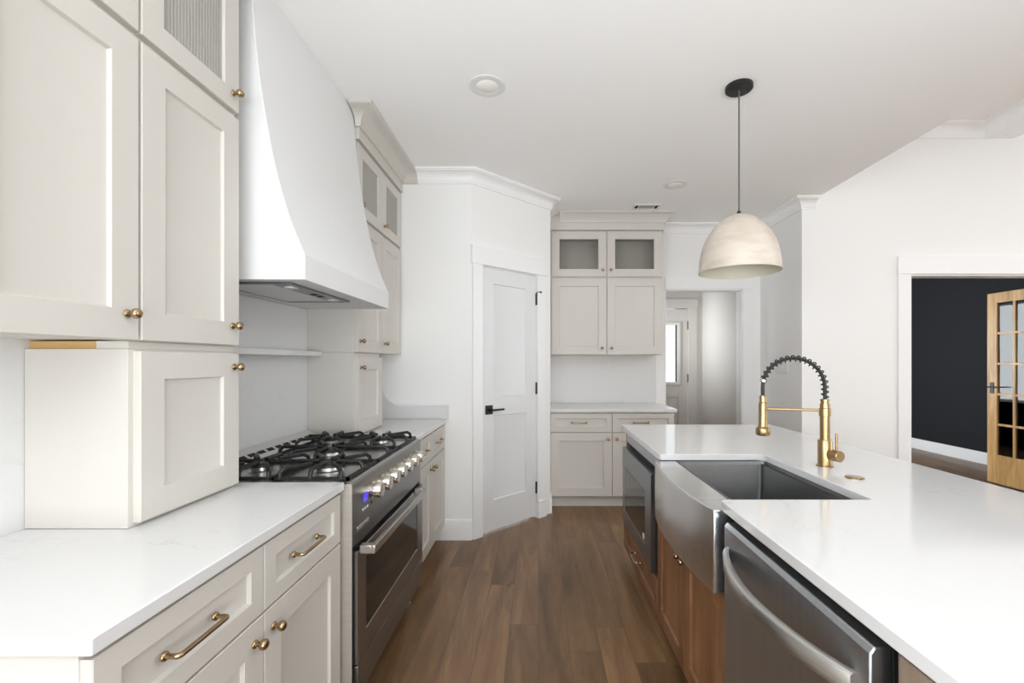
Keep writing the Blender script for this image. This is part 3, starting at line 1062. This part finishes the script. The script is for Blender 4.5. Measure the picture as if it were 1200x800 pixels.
MB(TO).box(0.0, ow, 0.118, 0.234, 0, 0.026).build('lower_panel', M['steel_h'], rng, 0.002)
# cooktop and low vented back riser
mb = MB()
mb.box(RX0 + 0.100, RX1 - 0.05, RY0, RY1, 0.9055, 0.910)
mb.build('cooktop', M['steel'], rng)
mb = MB(frame((0, 0, 0), (1, 0, 0), (0, 0, 1), (0, 1, 0)))
bx = RX0
mb.prism([(bx, 0.9055), (bx + 0.100, 0.9055), (bx + 0.096, 0.914), (bx + 0.030, 0.954), (bx + 0.016, 0.957), (bx, 0.957)], RY0 + 0.002, RY1 - 0.002)
riser = mb.build('back_riser', M['riser'], rng, smooth=25)
sl = Vector((0.030 - 0.096, 0, 0.954 - 0.914)); ln = sl.length; sl.normalize()
TS = frame((bx + 0.096, RY0, 0.914), (0, 1, 0), tuple(sl), (-sl.z * -1, 0, -sl.x))
n = 12
for i in range(n):
    a = 0.06 + i * (RY1 - RY0 - 0.12) / n
    MB(TS).box(a, a + 0.048, ln * 0.40, ln * 0.66, -0.0002, 0.0008).build('vent_slot', M['gap'], riser)
# burners
bz = 0.910
bxs = (-1.100, -0.835)
bys = (RY0 + 0.17, RY1 - 0.17)
spots = [(bxs[0], bys[0], 0.038), (bxs[1], bys[0], 0.046), (bxs[0], bys[1], 0.038), (bxs[1], bys[1], 0.040), (-0.968, (RY0 + RY1) / 2, 0.056)]
for x, y, rad in spots:
    bo = MB().lathe([(rad * 1.25, 0), (rad * 1.25, 0.004), (rad * 1.02, 0.008), (rad * 0.98, 0.020), (rad * 0.6, 0.021)], (x, y, bz), (0, 0, 1), 32).build('burner', M['steel'], rng)
    MB().lathe([(rad * 1.05, 0.0205), (rad * 1.18, 0.023), (rad * 1.15, 0.031), (rad * 0.95, 0.035), (0, 0.036)], (x, y, bz), (0, 0, 1), 32).build('burner_cap', M['iron'], bo)
# three cast-iron grates
gx0, gx1 = RX0 + 0.112, RX1 - 0.020
gy0, gy1 = RY0 + 0.014, RY1 - 0.014
gw = (gy1 - gy0) / 3
for k in range(3):
    y0 = gy0 + k * gw + (0.0 if k == 0 else 0.002)
    y1 = gy0 + (k + 1) * gw - (0.0 if k == 2 else 0.002)
    mb = MB()
    b = 0.010
    ZG = 0.952
    # low outer ring close to the deck, fingers that climb from it
    for (xa, xb, ya, yb) in ((gx0, gx1, y0, y0 + b), (gx0, gx1, y1 - b, y1), (gx0, gx0 + b, y0, y1), (gx1 - b, gx1, y0, y1)):
        mb.box(xa, xb, ya, yb, 0.9125, 0.925)
    for xa in (gx0, gx1 - b):
        for ya in (y0, y1 - b):
            mb.box(xa, xa + b, ya, ya + b, 0.9102, 0.914)
    ym = (y0 + y1) / 2
    cs = [bxs[0], bxs[1]] if k != 1 else [-0.968]
    half = (y1 - y0) / 2 - 0.006
    for cx_ in cs:
        for s in (-1, 1):
            mb.tube([(cx_, ym + s * half, 0.918), (cx_, ym + s * (half - 0.004), 0.940), (cx_, ym + s * (half - 0.016), ZG), (cx_, ym + s * 0.03, ZG)], 0.0085, 8)
            lim = 0.120 if k != 1 else 0.21
            mb.tube([(cx_ + s * lim, ym, ZG), (cx_ + s * 0.032, ym, ZG)], 0.0085, 8)
            for q in (-1, 1):
                w_ = min(lim, 0.112)
                mb.tube([(cx_ + s * w_, ym + q * half, 0.918), (cx_ + s * w_, ym + q * (half - 0.004), 0.940), (cx_ + s * (w_ - 0.012), ym + q * (half - 0.018), ZG), (cx_ + s * 0.042, ym + q * 0.045, ZG)], 0.0080, 8)
    if k != 1:
        mb.box(-0.968 - b / 2, -0.968 + b / 2, y0, y1, 0.9125, 0.930)
    for xe in (gx0, gx1):
        sg = 1 if xe == gx0 else -1
        xi = (cs[0] - 0.11 if k != 1 else -1.17) if xe == gx0 else (cs[-1] + 0.11 if k != 1 else -0.765)
        mb.tube([(xe + sg * 0.005, ym, 0.918), (xe + sg * 0.010, ym, 0.940), (xe + sg * 0.024, ym, ZG), (xi, ym, ZG)], 0.0085, 8)
    gr = mb.build('grate', M['iron'], rng, smooth=40)

# ------------------------------------------------------------------ back wall run
XB0 = B.x + 0.002
BF = 4.165                 # base carcass front
BW = 1.245 - XB0
base_cabinet('greige base cabinet with two drawers under the back counter', cab_frame('B', BF, XB0), BW, YB - BF - 0.002, (XB0, BF, 0), M['cab'])
o = MB().prism([(XB0, 4.125), (1.262, 4.125), (1.272, 4.135), (1.272, YB - 0.002), (XB0, YB - 0.002)], 0.885, 0.915).build('countertop', M['quartz'], None, 0.003)
tag(o, 'short white quartz countertop against the back wall beside the pantry', 'countertop')
o = MB().box(XB0, 1.232, YB - 0.013, YB - 0.001, 0.916, 1.414).build('backsplash', M['splash'], None, 0.001)
tag(o, 'plain white quartz backsplash under the back wall cabinets', 'backsplash')

YU = 4.415                 # carcass front of the back uppers
BUW = 1.205 - XB0
bU, bM, bT = 1.416, 2.163, 2.615
bd = YB - YU - 0.002
T = cab_frame('B', YU, XB0)
root = thing('wall_cabinet', 'greige two door wall cabinet on the back wall beside the hall opening', 'cabinet', (XB0, YU, bU))
mb = MB(T(0, 0)); wall_box(mb, BUW, bU, bM + 0.004, bd); mb.build('carcass', M['cab'], root)
MB(T(0, 0)).box(0.018, BUW - 0.018, bU + 0.03, bU + 0.042, -bd, -0.018).build('underside', M['maple'], root)
edge = 0.016
hw = (BUW - edge) / 2
for i in (0, 1):
    w, h = hw - 0.008, bM - 0.008 - bU
    dT = T(edge + hw * i + 0.004, bU + 0.002)
    do = shaker('door', dT, w, h, M['cab'], root)
    knob(dT, w - 0.042 if i == 0 else 0.042, 0.062, do)
g = thing('glass_cabinet', 'clear glass two door top cabinet with crown on the back wall', 'cabinet', (XB0, YU, bM + 0.005))
mb = MB(T(0, 0)); wall_box(mb, BUW, bM + 0.005, bT + 0.012, bd, skirt=0); mb.build('carcass', M['cab'], g)
MB(T(0, 0)).box(0.018, BUW - 0.018, bM + 0.19, bM + 0.20, -bd + 0.009, -0.12).build('shelf', M['cab_in'], g) if False else None
for i in (0, 1):
    w, h = hw - 0.008, bT - bM - 0.014
    dT = T(edge + hw * i + 0.004, bM + 0.012)
    do = shaker('door', dT, w, h, M['cab'], g, 0.075, 0.072, glazed='clear')
    knob(dT, w - 0.036 if i == 0 else 0.036, 0.062, do)
fy = YU - 0.030
MB().sweep([(XB0, fy), (1.222, fy), (1.222, YB - 0.002)], [(-0.016, bT + 0.010), (0.0, bT + 0.010), (0.0, 2.784), (-0.016, 2.784)], -1).build('frieze', M['cab'], g)
cp = [(0, 2.694), (0.012, 2.694), (0.014, 2.706), (0.030, 2.730), (0.052, 2.755), (0.072, 2.771), (0.078, 2.773), (0.078, 2.784), (0, 2.784)]
MB().sweep([(B.x + 0.095, fy), (1.222, fy), (1.222, YB - 0.002)], cp, -1).build('crown', M['cab'], g)

# ------------------------------------------------------------------ island
IX0, IX1, IY0, IY1 = 0.566, 1.598, 0.25, 3.109
SY0, SY1, SXB = 1.416, 2.112, 1.048
pts = [(IX0 + 0.004, IY0), (IX1 - 0.004, IY0), (IX1, IY0 + 0.004), (IX1, IY1 - 0.012)]
pts += [(IX1 - 0.012, IY1), (IX0 + 0.010, IY1), (IX0, IY1 - 0.010), (IX0, SY1 + 0.016), (IX0 + 0.005, SY1 + 0.005), (IX0 + 0.016, SY1)]
def arc(cx_, cy_, r, a0, a1, n=7):
    return [(cx_ + r * math.cos(math.radians(a0 + (a1 - a0) * i / n)), cy_ + r * math.sin(math.radians(a0 + (a1 - a0) * i / n))) for i in range(n + 1)]
pts += arc(SXB - 0.035, SY1 - 0.035, 0.035, 90, 0)
pts += arc(SXB - 0.012, SY0 + 0.012, 0.012, 0, -90)
pts += [(IX0 + 0.016, SY0), (IX0 + 0.005, SY0 - 0.005), (IX0, SY0 - 0.016)]
it = MB().prism(pts, 0.885, 0.915).build('island_countertop', M['quartz'], None, 0.003)
tag(it, 'long white veined quartz island countertop cut out around the sink', 'countertop')

FX = 0.600                 # island carcass fronts
IB = 1.28                  # island carcass backs
# microwave cabinet with one drawer below
r = thing('microwave_cabinet', 'brown stained island cabinet around the built-in microwave with a drawer below', 'cabinet', (FX, 2.18, 0))
mb = MB()
mb.box(FX, IB, 2.206, 3.085, 0.095, 0.290)
mb.build('carcass', M['wood'], r, 0.001)
MB().box(FX, IB, 2.206, 2.228, 0.2905, 0.884).build('side_panel', M['wood'], r)
MB().box(FX, IB, 3.035, 3.085, 0.2905, 0.884).build('side_panel', M['wood'], r)
MB().box(FX + 0.5, IB, 2.2285, 3.0345, 0.2905, 0.884).build('back_panel', M['wood'], r)
MB().box(FX, FX + 0.49, 2.2285, 3.0345, 0.812, 0.884).build('top_rail', M['wood'], r)
MB().box(FX + 0.065, IB, 2.205, 3.085, 0.0, 0.0948).build('toe_kick', M['wood'], r)
TI = frame((FX, 2.215, 0.100), (0, 1, 0), (0, 0, 1), (-1, 0, 0))
dr = shaker('drawer', TI, 0.86, 0.180, M['wood'], r, 0.05, 0.045)
pull(TI, 0.43, 0.10, 0.135, dr)
fl = MB().box(FX - 0.006, FX, 2.232, 3.03, 0.812, 0.884).build('filler_strip', M['steel_dark'], r, 0.001)
# sink base
r = thing('sink_cabinet', 'brown stained two door island cabinet under the apron sink', 'cabinet', (FX, 1.40, 0))
mb = MB()
mb.box(FX, IB, 1.384, 1.405, 0.095, 0.615); mb.box(FX, IB, 2.125, 2.205, 0.095, 0.615)
mb.box(FX, IB, 1.405, 2.125, 0.095, 0.130); mb.box(FX, FX + 0.02, 1.405, 2.125, 0.590, 0.615)
mb.box(IB - 0.02, IB, 1.405, 2.125, 0.130, 0.615)
mb.box(FX, FX + 0.06, 2.150, 2.205, 0.615, 0.884)
mb.build('carcass', M['wood'], r, 0.001)
MB().box(FX + 0.065, IB, 1.384, 2.205, 0.0, 0.0948).build('toe_kick', M['wood'], r)
for i in (0, 1):
    y0 = 1.394 + i * 0.406
    TI = frame((FX, y0, 0.100), (0, 1, 0), (0, 0, 1), (-1, 0, 0))
    do = shaker('door', TI, 0.403, 0.512, M['wood'], r, 0.062, 0.065)
    knob(TI, 0.378 if i == 0 else 0.027, 0.462, do)
# near end cabinet
r = thing('end_cabinet', 'taupe island cabinet at the near end beside the dishwasher', 'cabinet', (FX, 0.28, 0))
MB().box(FX - 0.002, IB, 0.28, 0.752, 0.095, 0.884).build('carcass', M['taupe'], r, 0.001)
MB().box(FX + 0.065, IB, 0.28, 0.752, 0.0, 0.0948).build('toe_kick', M['wood'], r)
TI = frame((FX - 0.002, 0.285, 0.100), (0, 1, 0), (0, 0, 1), (-1, 0, 0))
do = shaker('door', TI, 0.44, 0.775, M['taupe'], r, 0.062, 0.065)
knob(TI, 0.405, 0.70, do)

# microwave drawer
mw = thing('microwave', 'stainless built-in microwave in the far end of the island', 'microwave', (0.57, 2.62, 0.295))
MB().box(FX + 0.001, FX + 0.48, 2.232, 3.031, 0.293, 0.790).build('body', M['steel_dark'], mw)
TM = frame((FX - 0.001, 2.250, 0.295), (0, 1, 0), (0, 0, 1), (-1, 0, 0))
mwW, mwH = 0.762, 0.490
mb = MB(TM)
mb.loops([Rr(0, mwW, 0, mwH, 0), Rr(0, mwW, 0, mwH, 0.036), Rr(0.003, mwW - 0.003, 0.003, mwH - 0.003, 0.039),
          Rr(0.131, mwW - 0.091, 0.090, mwH - 0.118, 0.039), Rr(0.135, mwW - 0.095, 0.094, mwH - 0.122, 0.036)], True, True)
fp = mb.build('front_panel', M['steel_mw'], mw, smooth=20)
MB(TM).box(0.135, mwW - 0.095, 0.094, mwH - 0.122, 0.0362, 0.0382).build('window', M['blackglass'], fp)
mb = MB(); mb.lathe([(0.017, 0), (0.017, 0.002), (0.0, 0.0025)], TM(0.165, 0.122, 0.0382), (-1, 0, 0), 24)
mb.build('round_badge', M['plastic'], fp)
MB().box(FX - 0.004, FX + 0.02, 2.232, 3.03, 0.7905, 0.811).build('vent_gap', M['gap'], mw)

# dishwasher
dw = thing('dishwasher', 'dark stainless dishwasher with a bowed bar handle beside the sink', 'dishwasher', (0.57, 1.07, 0))
DY0, DY1 = 0.772, 1.378
MB().box(0.604, IB, DY0 - 0.004, DY1 + 0.002, 0.105, 0.878).build('tub', M['gap'], dw)
MB().box(0.645, IB, DY0, DY1, 0.0, 0.1045).build('toe_panel', M['gap'], dw)
mb = MB(frame((0, 0, 0), (1, 0, 0), (0, 0, 1), (0, 1, 0)))
mb.prism([(0.603, 0.11), (0.570, 0.11), (0.566, 0.114), (0.566, 0.846), (0.574, 0.858), (0.603, 0.858)], DY0, DY1)
dd = mb.build('door', M['steel_dark'], dw, 0.004)
# bowed bar
mb = MB()
L = []
N = 24
for i in range(N + 1):
    t = i / N
    y = DY0 + 0.030 + (DY1 - DY0 - 0.060) * t
    bow = math.sin(PI * t) ** 0.75
    x = 0.5665 - 0.062 * bow
    z = 0.772
    hh_ = 0.022
    L.append([(x, y, z - hh_), (x - 0.012, y, z - hh_ + 0.004), (x - 0.014, y, z + hh_ - 0.006), (x - 0.008, y, z + hh_), (x + 0.004, y, z + hh_)])
mb.loops(L)
mb.build('handle', M['steel'], dd, smooth=50)['label'] = 'bright bowed bar handle'

# apron sink
sk = thing('farmhouse_sink', 'stainless steel farmhouse sink with a bowed apron set into the island', 'sink', (0.57, 1.764, 0.62))
AY0, AY1 = 1.409, 2.122
ZT, ZB_ = 0.8835, 0.622
mb = MB()
N = 20
outer, inner = [], []
for i in range(N + 1):
    t = i / N
    y = AY0 + (AY1 - AY0) * t
    bow = 0.030 * (1 - (2 * t - 1) ** 2)
    outer.append((0.546 - bow, y))
poly = outer + [(0.640, AY1), (0.640, AY0)]
mb.prism(poly, ZB_, ZT)
mb.build('apron', M['sink'], sk, 0.004, smooth=25, seg=2)
# basin: rounded rectangle bowl
def rrect(x0, x1, y0, y1, r, z, n=5):
    p = []
    for cx_, cy_, a0 in ((x1 - r, y1 - r, 0), (x0 + r, y1 - r, 90), (x0 + r, y0 + r, 180), (x1 - r, y0 + r, 270)):
        for i in range(n + 1):
            a = math.radians(a0 + 90 * i / n)
            p.append((cx_ + r * math.cos(a), cy_ + r * math.sin(a), z))
    return p
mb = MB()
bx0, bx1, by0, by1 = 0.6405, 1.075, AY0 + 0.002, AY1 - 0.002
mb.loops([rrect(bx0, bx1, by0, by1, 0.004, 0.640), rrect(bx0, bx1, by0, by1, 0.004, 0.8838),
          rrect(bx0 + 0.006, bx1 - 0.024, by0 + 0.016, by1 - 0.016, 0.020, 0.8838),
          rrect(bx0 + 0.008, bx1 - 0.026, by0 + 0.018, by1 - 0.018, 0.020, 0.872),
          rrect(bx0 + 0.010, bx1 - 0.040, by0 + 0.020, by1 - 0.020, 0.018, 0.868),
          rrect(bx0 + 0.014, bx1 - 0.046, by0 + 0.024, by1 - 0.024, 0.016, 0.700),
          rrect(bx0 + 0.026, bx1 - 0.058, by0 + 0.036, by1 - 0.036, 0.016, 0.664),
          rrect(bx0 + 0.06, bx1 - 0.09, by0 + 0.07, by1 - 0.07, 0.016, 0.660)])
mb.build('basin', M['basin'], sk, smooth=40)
mb = MB(); mb.lathe([(0.055, 0.0), (0.055, 0.003), (0.045, 0.004), (0.03, 0.001), (0.0, 0.001)], (0.86, 1.76, 0.6605), (0, 0, 1), 28)
mb.build('drain', M['chrome'], sk)

# faucet
fx_, fy_ = 1.183, 1.868
fa = thing('faucet', 'brushed gold pull-down kitchen faucet with a black spring hose', 'faucet', (fx_, fy_, 0.915))
mb = MB()
mb.lathe([(0.0315, 0.0), (0.0315, 0.004), (0.0265, 0.006), (0.0265, 0.105), (0.0250, 0.109), (0.0185, 0.110), (0.0185, 0.205), (0.0215, 0.207), (0.0215, 0.238), (0.0185, 0.240), (0.0185, 0.258),
          (0.0150, 0.259), (0.0150, 0.268), (0.0175, 0.269), (0.0175, 0.276), (0.010, 0.278)], (fx_, fy_, 0.9152), (0, 0, 1), 32)
mb.build('column', M['gold'], fa, smooth=30)
hx, hy = 0.955, 1.925
ddir = Vector((hx - fx_, hy - fy_, 0))
# docking arm
za = 1.146
mb = MB()
mb.tube([(fx_, fy_, za), (hx, hy, za)], 0.0055)
mb.lathe([(0.0165, -0.010), (0.0165, 0.010)], (hx, hy, za), (0, 0, 1), 20)
mb.build('docking_arm', M['gold'], fa, smooth=40)
# valve body and lever toward the camera
mb = MB()
mb.lathe([(0.016, 0.0), (0.016, 0.024), (0.0225, 0.025), (0.0225, 0.056), (0.021, 0.058), (0.0, 0.058)], (fx_ + 0.004, fy_ - 0.014, 0.968), (0.25, -1, 0), 28)
vb = mb.build('valve', M['gold'], fa, smooth=30)
mb = MB()
mb.tube([(fx_ + 0.012, fy_ - 0.055, 0.985), (fx_ + 0.012, fy_ - 0.056, 1.058)], 0.0048)
mb.build('lever', M['gold'], vb, smooth=40)
# hose arc
ra = ddir.length / 2
top_z = 1.190
arc_pts = []
cxm, cym = (fx_ + hx) / 2, (fy_ + hy) / 2
dn = ddir.normalized()
arc_pts.append(Vector((fx_, fy_, 1.185)))
for i in range(5):
    arc_pts.append(Vector((fx_, fy_, 1.19 + 0.045 * (i + 1) / 5)))
zc = 1.240
for i in range(1, 33):
    a = PI * i / 32
    arc_pts.append(Vector((cxm, cym, zc)) + dn * (-ra * math.cos(a)) + Vector((0, 0, ra * math.sin(a) * 1.02)))
for i in range(1, 5):
    arc_pts.append(Vector((hx, hy, zc - (zc - 1.160) * i / 4)))
MB().tube(arc_pts, 0.0068, 12).build('hose', M['rubber'], fa, smooth=60)
# spring coil over the right part of the arc
seglen = [0.0]
for p, q in zip(arc_pts[:-1], arc_pts[1:]):
    seglen.append(seglen[-1] + (q - p).length)
def at(s):
    for i in range(len(arc_pts) - 1):
        if seglen[i + 1] >= s:
            t = (s - seglen[i]) / max(1e-9, seglen[i + 1] - seglen[i])
            return arc_pts[i].lerp(arc_pts[i + 1], t), (arc_pts[i + 1] - arc_pts[i]).normalized()
    return arc_pts[-1], (arc_pts[-1] - arc_pts[-2]).normalized()
s0, s1 = 0.012, seglen[-1] - 0.105
turns = 19
hel = []
side = Vector((-dn.y, dn.x, 0))
for i in range(turns * 14 + 1):
    s = s0 + (s1 - s0) * i / (turns * 14)
    p, tdir = at(s)
    nn = tdir.cross(side).normalized()
    a = 2 * PI * i / 14
    hel.append(p + (side * math.cos(a) + nn * math.sin(a)) * 0.0125)
MB().tube(hel, 0.0026, 6).build('spring', M['iron'], fa, smooth=60)['label'] = 'black coil spring'
pe, te = at(s1)
mb = MB(); mb.lathe([(0.0135, -0.006), (0.0150, -0.004), (0.0150, 0.004), (0.0135, 0.006)], pe, te, 20)
mb.build('spring_collar', M['chrome'], fa)
# spray head
mb = MB()
mb.lathe([(0.0, 0.168), (0.0125, 0.168), (0.0135, 0.164), (0.0135, 0.140), (0.0165, 0.136), (0.0175, 0.045), (0.0195, 0.036), (0.0270, 0.030), (0.0285, 0.024), (0.0285, 0.006), (0.0260, 0.0), (0.0, 0.0)],
         (hx, hy, 1.034), (0, 0, 1), 28)
mb.build('spray_head', M['gold'], fa, smooth=35)

# air switch in the island top
mb = MB(); mb.lathe([(0.031, 0.0), (0.031, 0.003), (0.029, 0.0045), (0.018, 0.0042), (0.0172, 0.0055), (0.0, 0.006)], (1.172, 1.677, 0.9152), (0, 0, 1), 32)
tag(mb.build('air_switch', M['brass'], None, smooth=40), 'round bronze air switch button on the island behind the sink', 'button')

# ------------------------------------------------------------------ ceiling fittings
px, py = 1.048, 2.363
pd = thing('pendant_light', 'dome pendant lamp with whitewashed shade on a thin cord over the island', 'pendant lamp', (px, py, CEIL))
mb = MB(); mb.lathe([(0.0, 0.0), (0.068, 0.0), (0.068, 0.017), (0.064, 0.021), (0.0, 0.022)], (px, py, CEIL - 0.0005), (0, 0, -1), 40)
can = mb.build('canopy', M['blackmetal'], pd, smooth=40)
for s in (-1, 1):
    mb = MB(); mb.lathe([(0.006, 0), (0.006, 0.004), (0.0, 0.005)], (px + s * 0.042, py - 0.005, CEIL - 0.022), (0, 0, -1), 12)
    mb.build('screw', M['iron'], can)
MB().tube([(px, py, CEIL - 0.02), (px, py, 2.128)], 0.0042, 10).build('cord', M['cord'], pd)
MB().lathe([(0.0095, 0.0), (0.0095, 0.016), (0.006, 0.02)], (px, py, 2.114), (0, 0, 1), 20).build('cord_grip', M['blackmetal'], pd)
SH, SR = 0.304, 0.202
ctl = [(0.0, 0.0), (0.025, 0.215), (0.08, 0.375), (0.14, 0.495), (0.23, 0.63), (0.345, 0.76), (0.5, 0.872), (0.65, 0.94), (0.82, 0.982), (1.0, 1.0)]
prof_o, prof_i = [], []
for t, f_ in ctl:
    prof_o.append((SR * f_, -SH * t))
for t, f_ in reversed(ctl):
    prof_i.append((max(0.0, SR * f_ - 0.004), -SH * t - (0.004 if t < 0.5 else 0.0)))
mb = MB(); mb.lathe(prof_o, (px, py, 2.118), (0, 0, 1), 56, cap=False)
sh = mb.build('lamp_shade', M['shade'], pd, smooth=60)
ss = sh.modifiers.new('sub', 'SUBSURF'); ss.levels = 1; ss.render_levels = 2
mb = MB(); mb.lathe(prof_i + [], (px, py, 2.117), (0, 0, 1), 56, cap=False)
mb.lathe([(SR - 0.004, -SH - 0.001 + 0.001), (SR, -SH)], (px, py, 2.118), (0, 0, 1), 56, cap=False)
il = mb.build('shade_lining', M['shade_in'], pd, smooth=60)
ss = il.modifiers.new('sub', 'SUBSURF'); ss.levels = 1; ss.render_levels = 1
mb = MB(); mb.lathe([(0.0, 0.10), (0.02, 0.10), (0.02, 0.045), (0.032, 0.02), (0.03, -0.01), (0.015, -0.028), (0.0, -0.032)], (px, py, 2.01), (0, 0, 1), 24)
mb.build('bulb', M['lens'], pd, smooth=60)

for (x, y, lab) in ((-0.267, 2.362, 'unlit white recessed ceiling light nearest the hood'), (1.109, 3.674, 'small unlit white recessed ceiling light beside the air vent')):
    rl = thing('recessed_light', lab, 'ceiling light', (x, y, CEIL), 'recessed ceiling lights')
    MB().lathe([(0.0945, 0.0), (0.0945, 0.002), (0.086, 0.004), (0.068, 0.0035), (0.056, 0.0015), (0.056, 0.0)], (x, y, CEIL), (0, 0, -1), 48, cap=False).build('trim_ring', M['plastic'], rl, smooth=50)
    MB().lathe([(0.0565, 0.0005), (0.054, 0.0025), (0.0, 0.0028)], (x, y, CEIL), (0, 0, -1), 40).build('lens', M['lens'], rl, smooth=50)
vt = thing('ceiling_vent', 'white slotted air vent in the ceiling above the back cabinets', 'air vent', (1.0, 4.20, CEIL))
vx0, vx1, vy0, vy1 = 0.872, 1.128, 4.125, 4.268
mb = MB()
Rv = lambda k, z: [(vx0 + k, vy0 + k, z), (vx1 - k, vy0 + k, z), (vx1 - k, vy1 - k, z), (vx0 + k, vy1 - k, z)]
mb.loops([Rv(0, CEIL - 0.0002), Rv(0.004, CEIL - 0.006), Rv(0.022, CEIL - 0.007), Rv(0.024, CEIL - 0.0002)], False, False)
mb.build('vent_frame', M['vent'], vt)
MB().box(vx0 + 0.02, vx1 - 0.02, vy0 + 0.02, vy1 - 0.02, CEIL - 0.0015, CEIL - 0.0005).build('backing', M['gap'], vt)
for i in range(9):
    y = vy0 + 0.030 + i * 0.0105
    MB(frame((0, y, CEIL - 0.004), (1, 0, 0), (0, 0.75, 0.35), (0, -0.4, 0.9))).box(vx0 + 0.06, vx1 - 0.06, -0.003, 0.003, -0.0006, 0.0006).build('slat', M['vent'], vt)
for x in (vx0 + 0.052, vx1 - 0.058):
    MB().box(x, x + 0.006, vy0 + 0.022, vy1 - 0.022, CEIL - 0.0062, CEIL - 0.0016).build('divider', M['vent'], vt)

# light switch plate on the jog wall
TSW = frame((XJ - 0.0005, 4.225, 1.235), (0, 1, 0), (0, 0, 1), (-1, 0, 0))
sw = thing('light_switch', 'white four-gang light switch plate on the wall beside the hall opening', 'light switch', (XJ, 4.33, 1.235))
MB(TSW).box(0, 0.205, 0, 0.118, 0, 0.006).build('plate', M['plastic'], sw, 0.002)
for i in range(4):
    MB(TSW).box(0.018 + i * 0.0455, 0.051 + i * 0.0455, 0.026, 0.092, 0.006, 0.0085).build('rocker', M['plastic'], sw, 0.001)
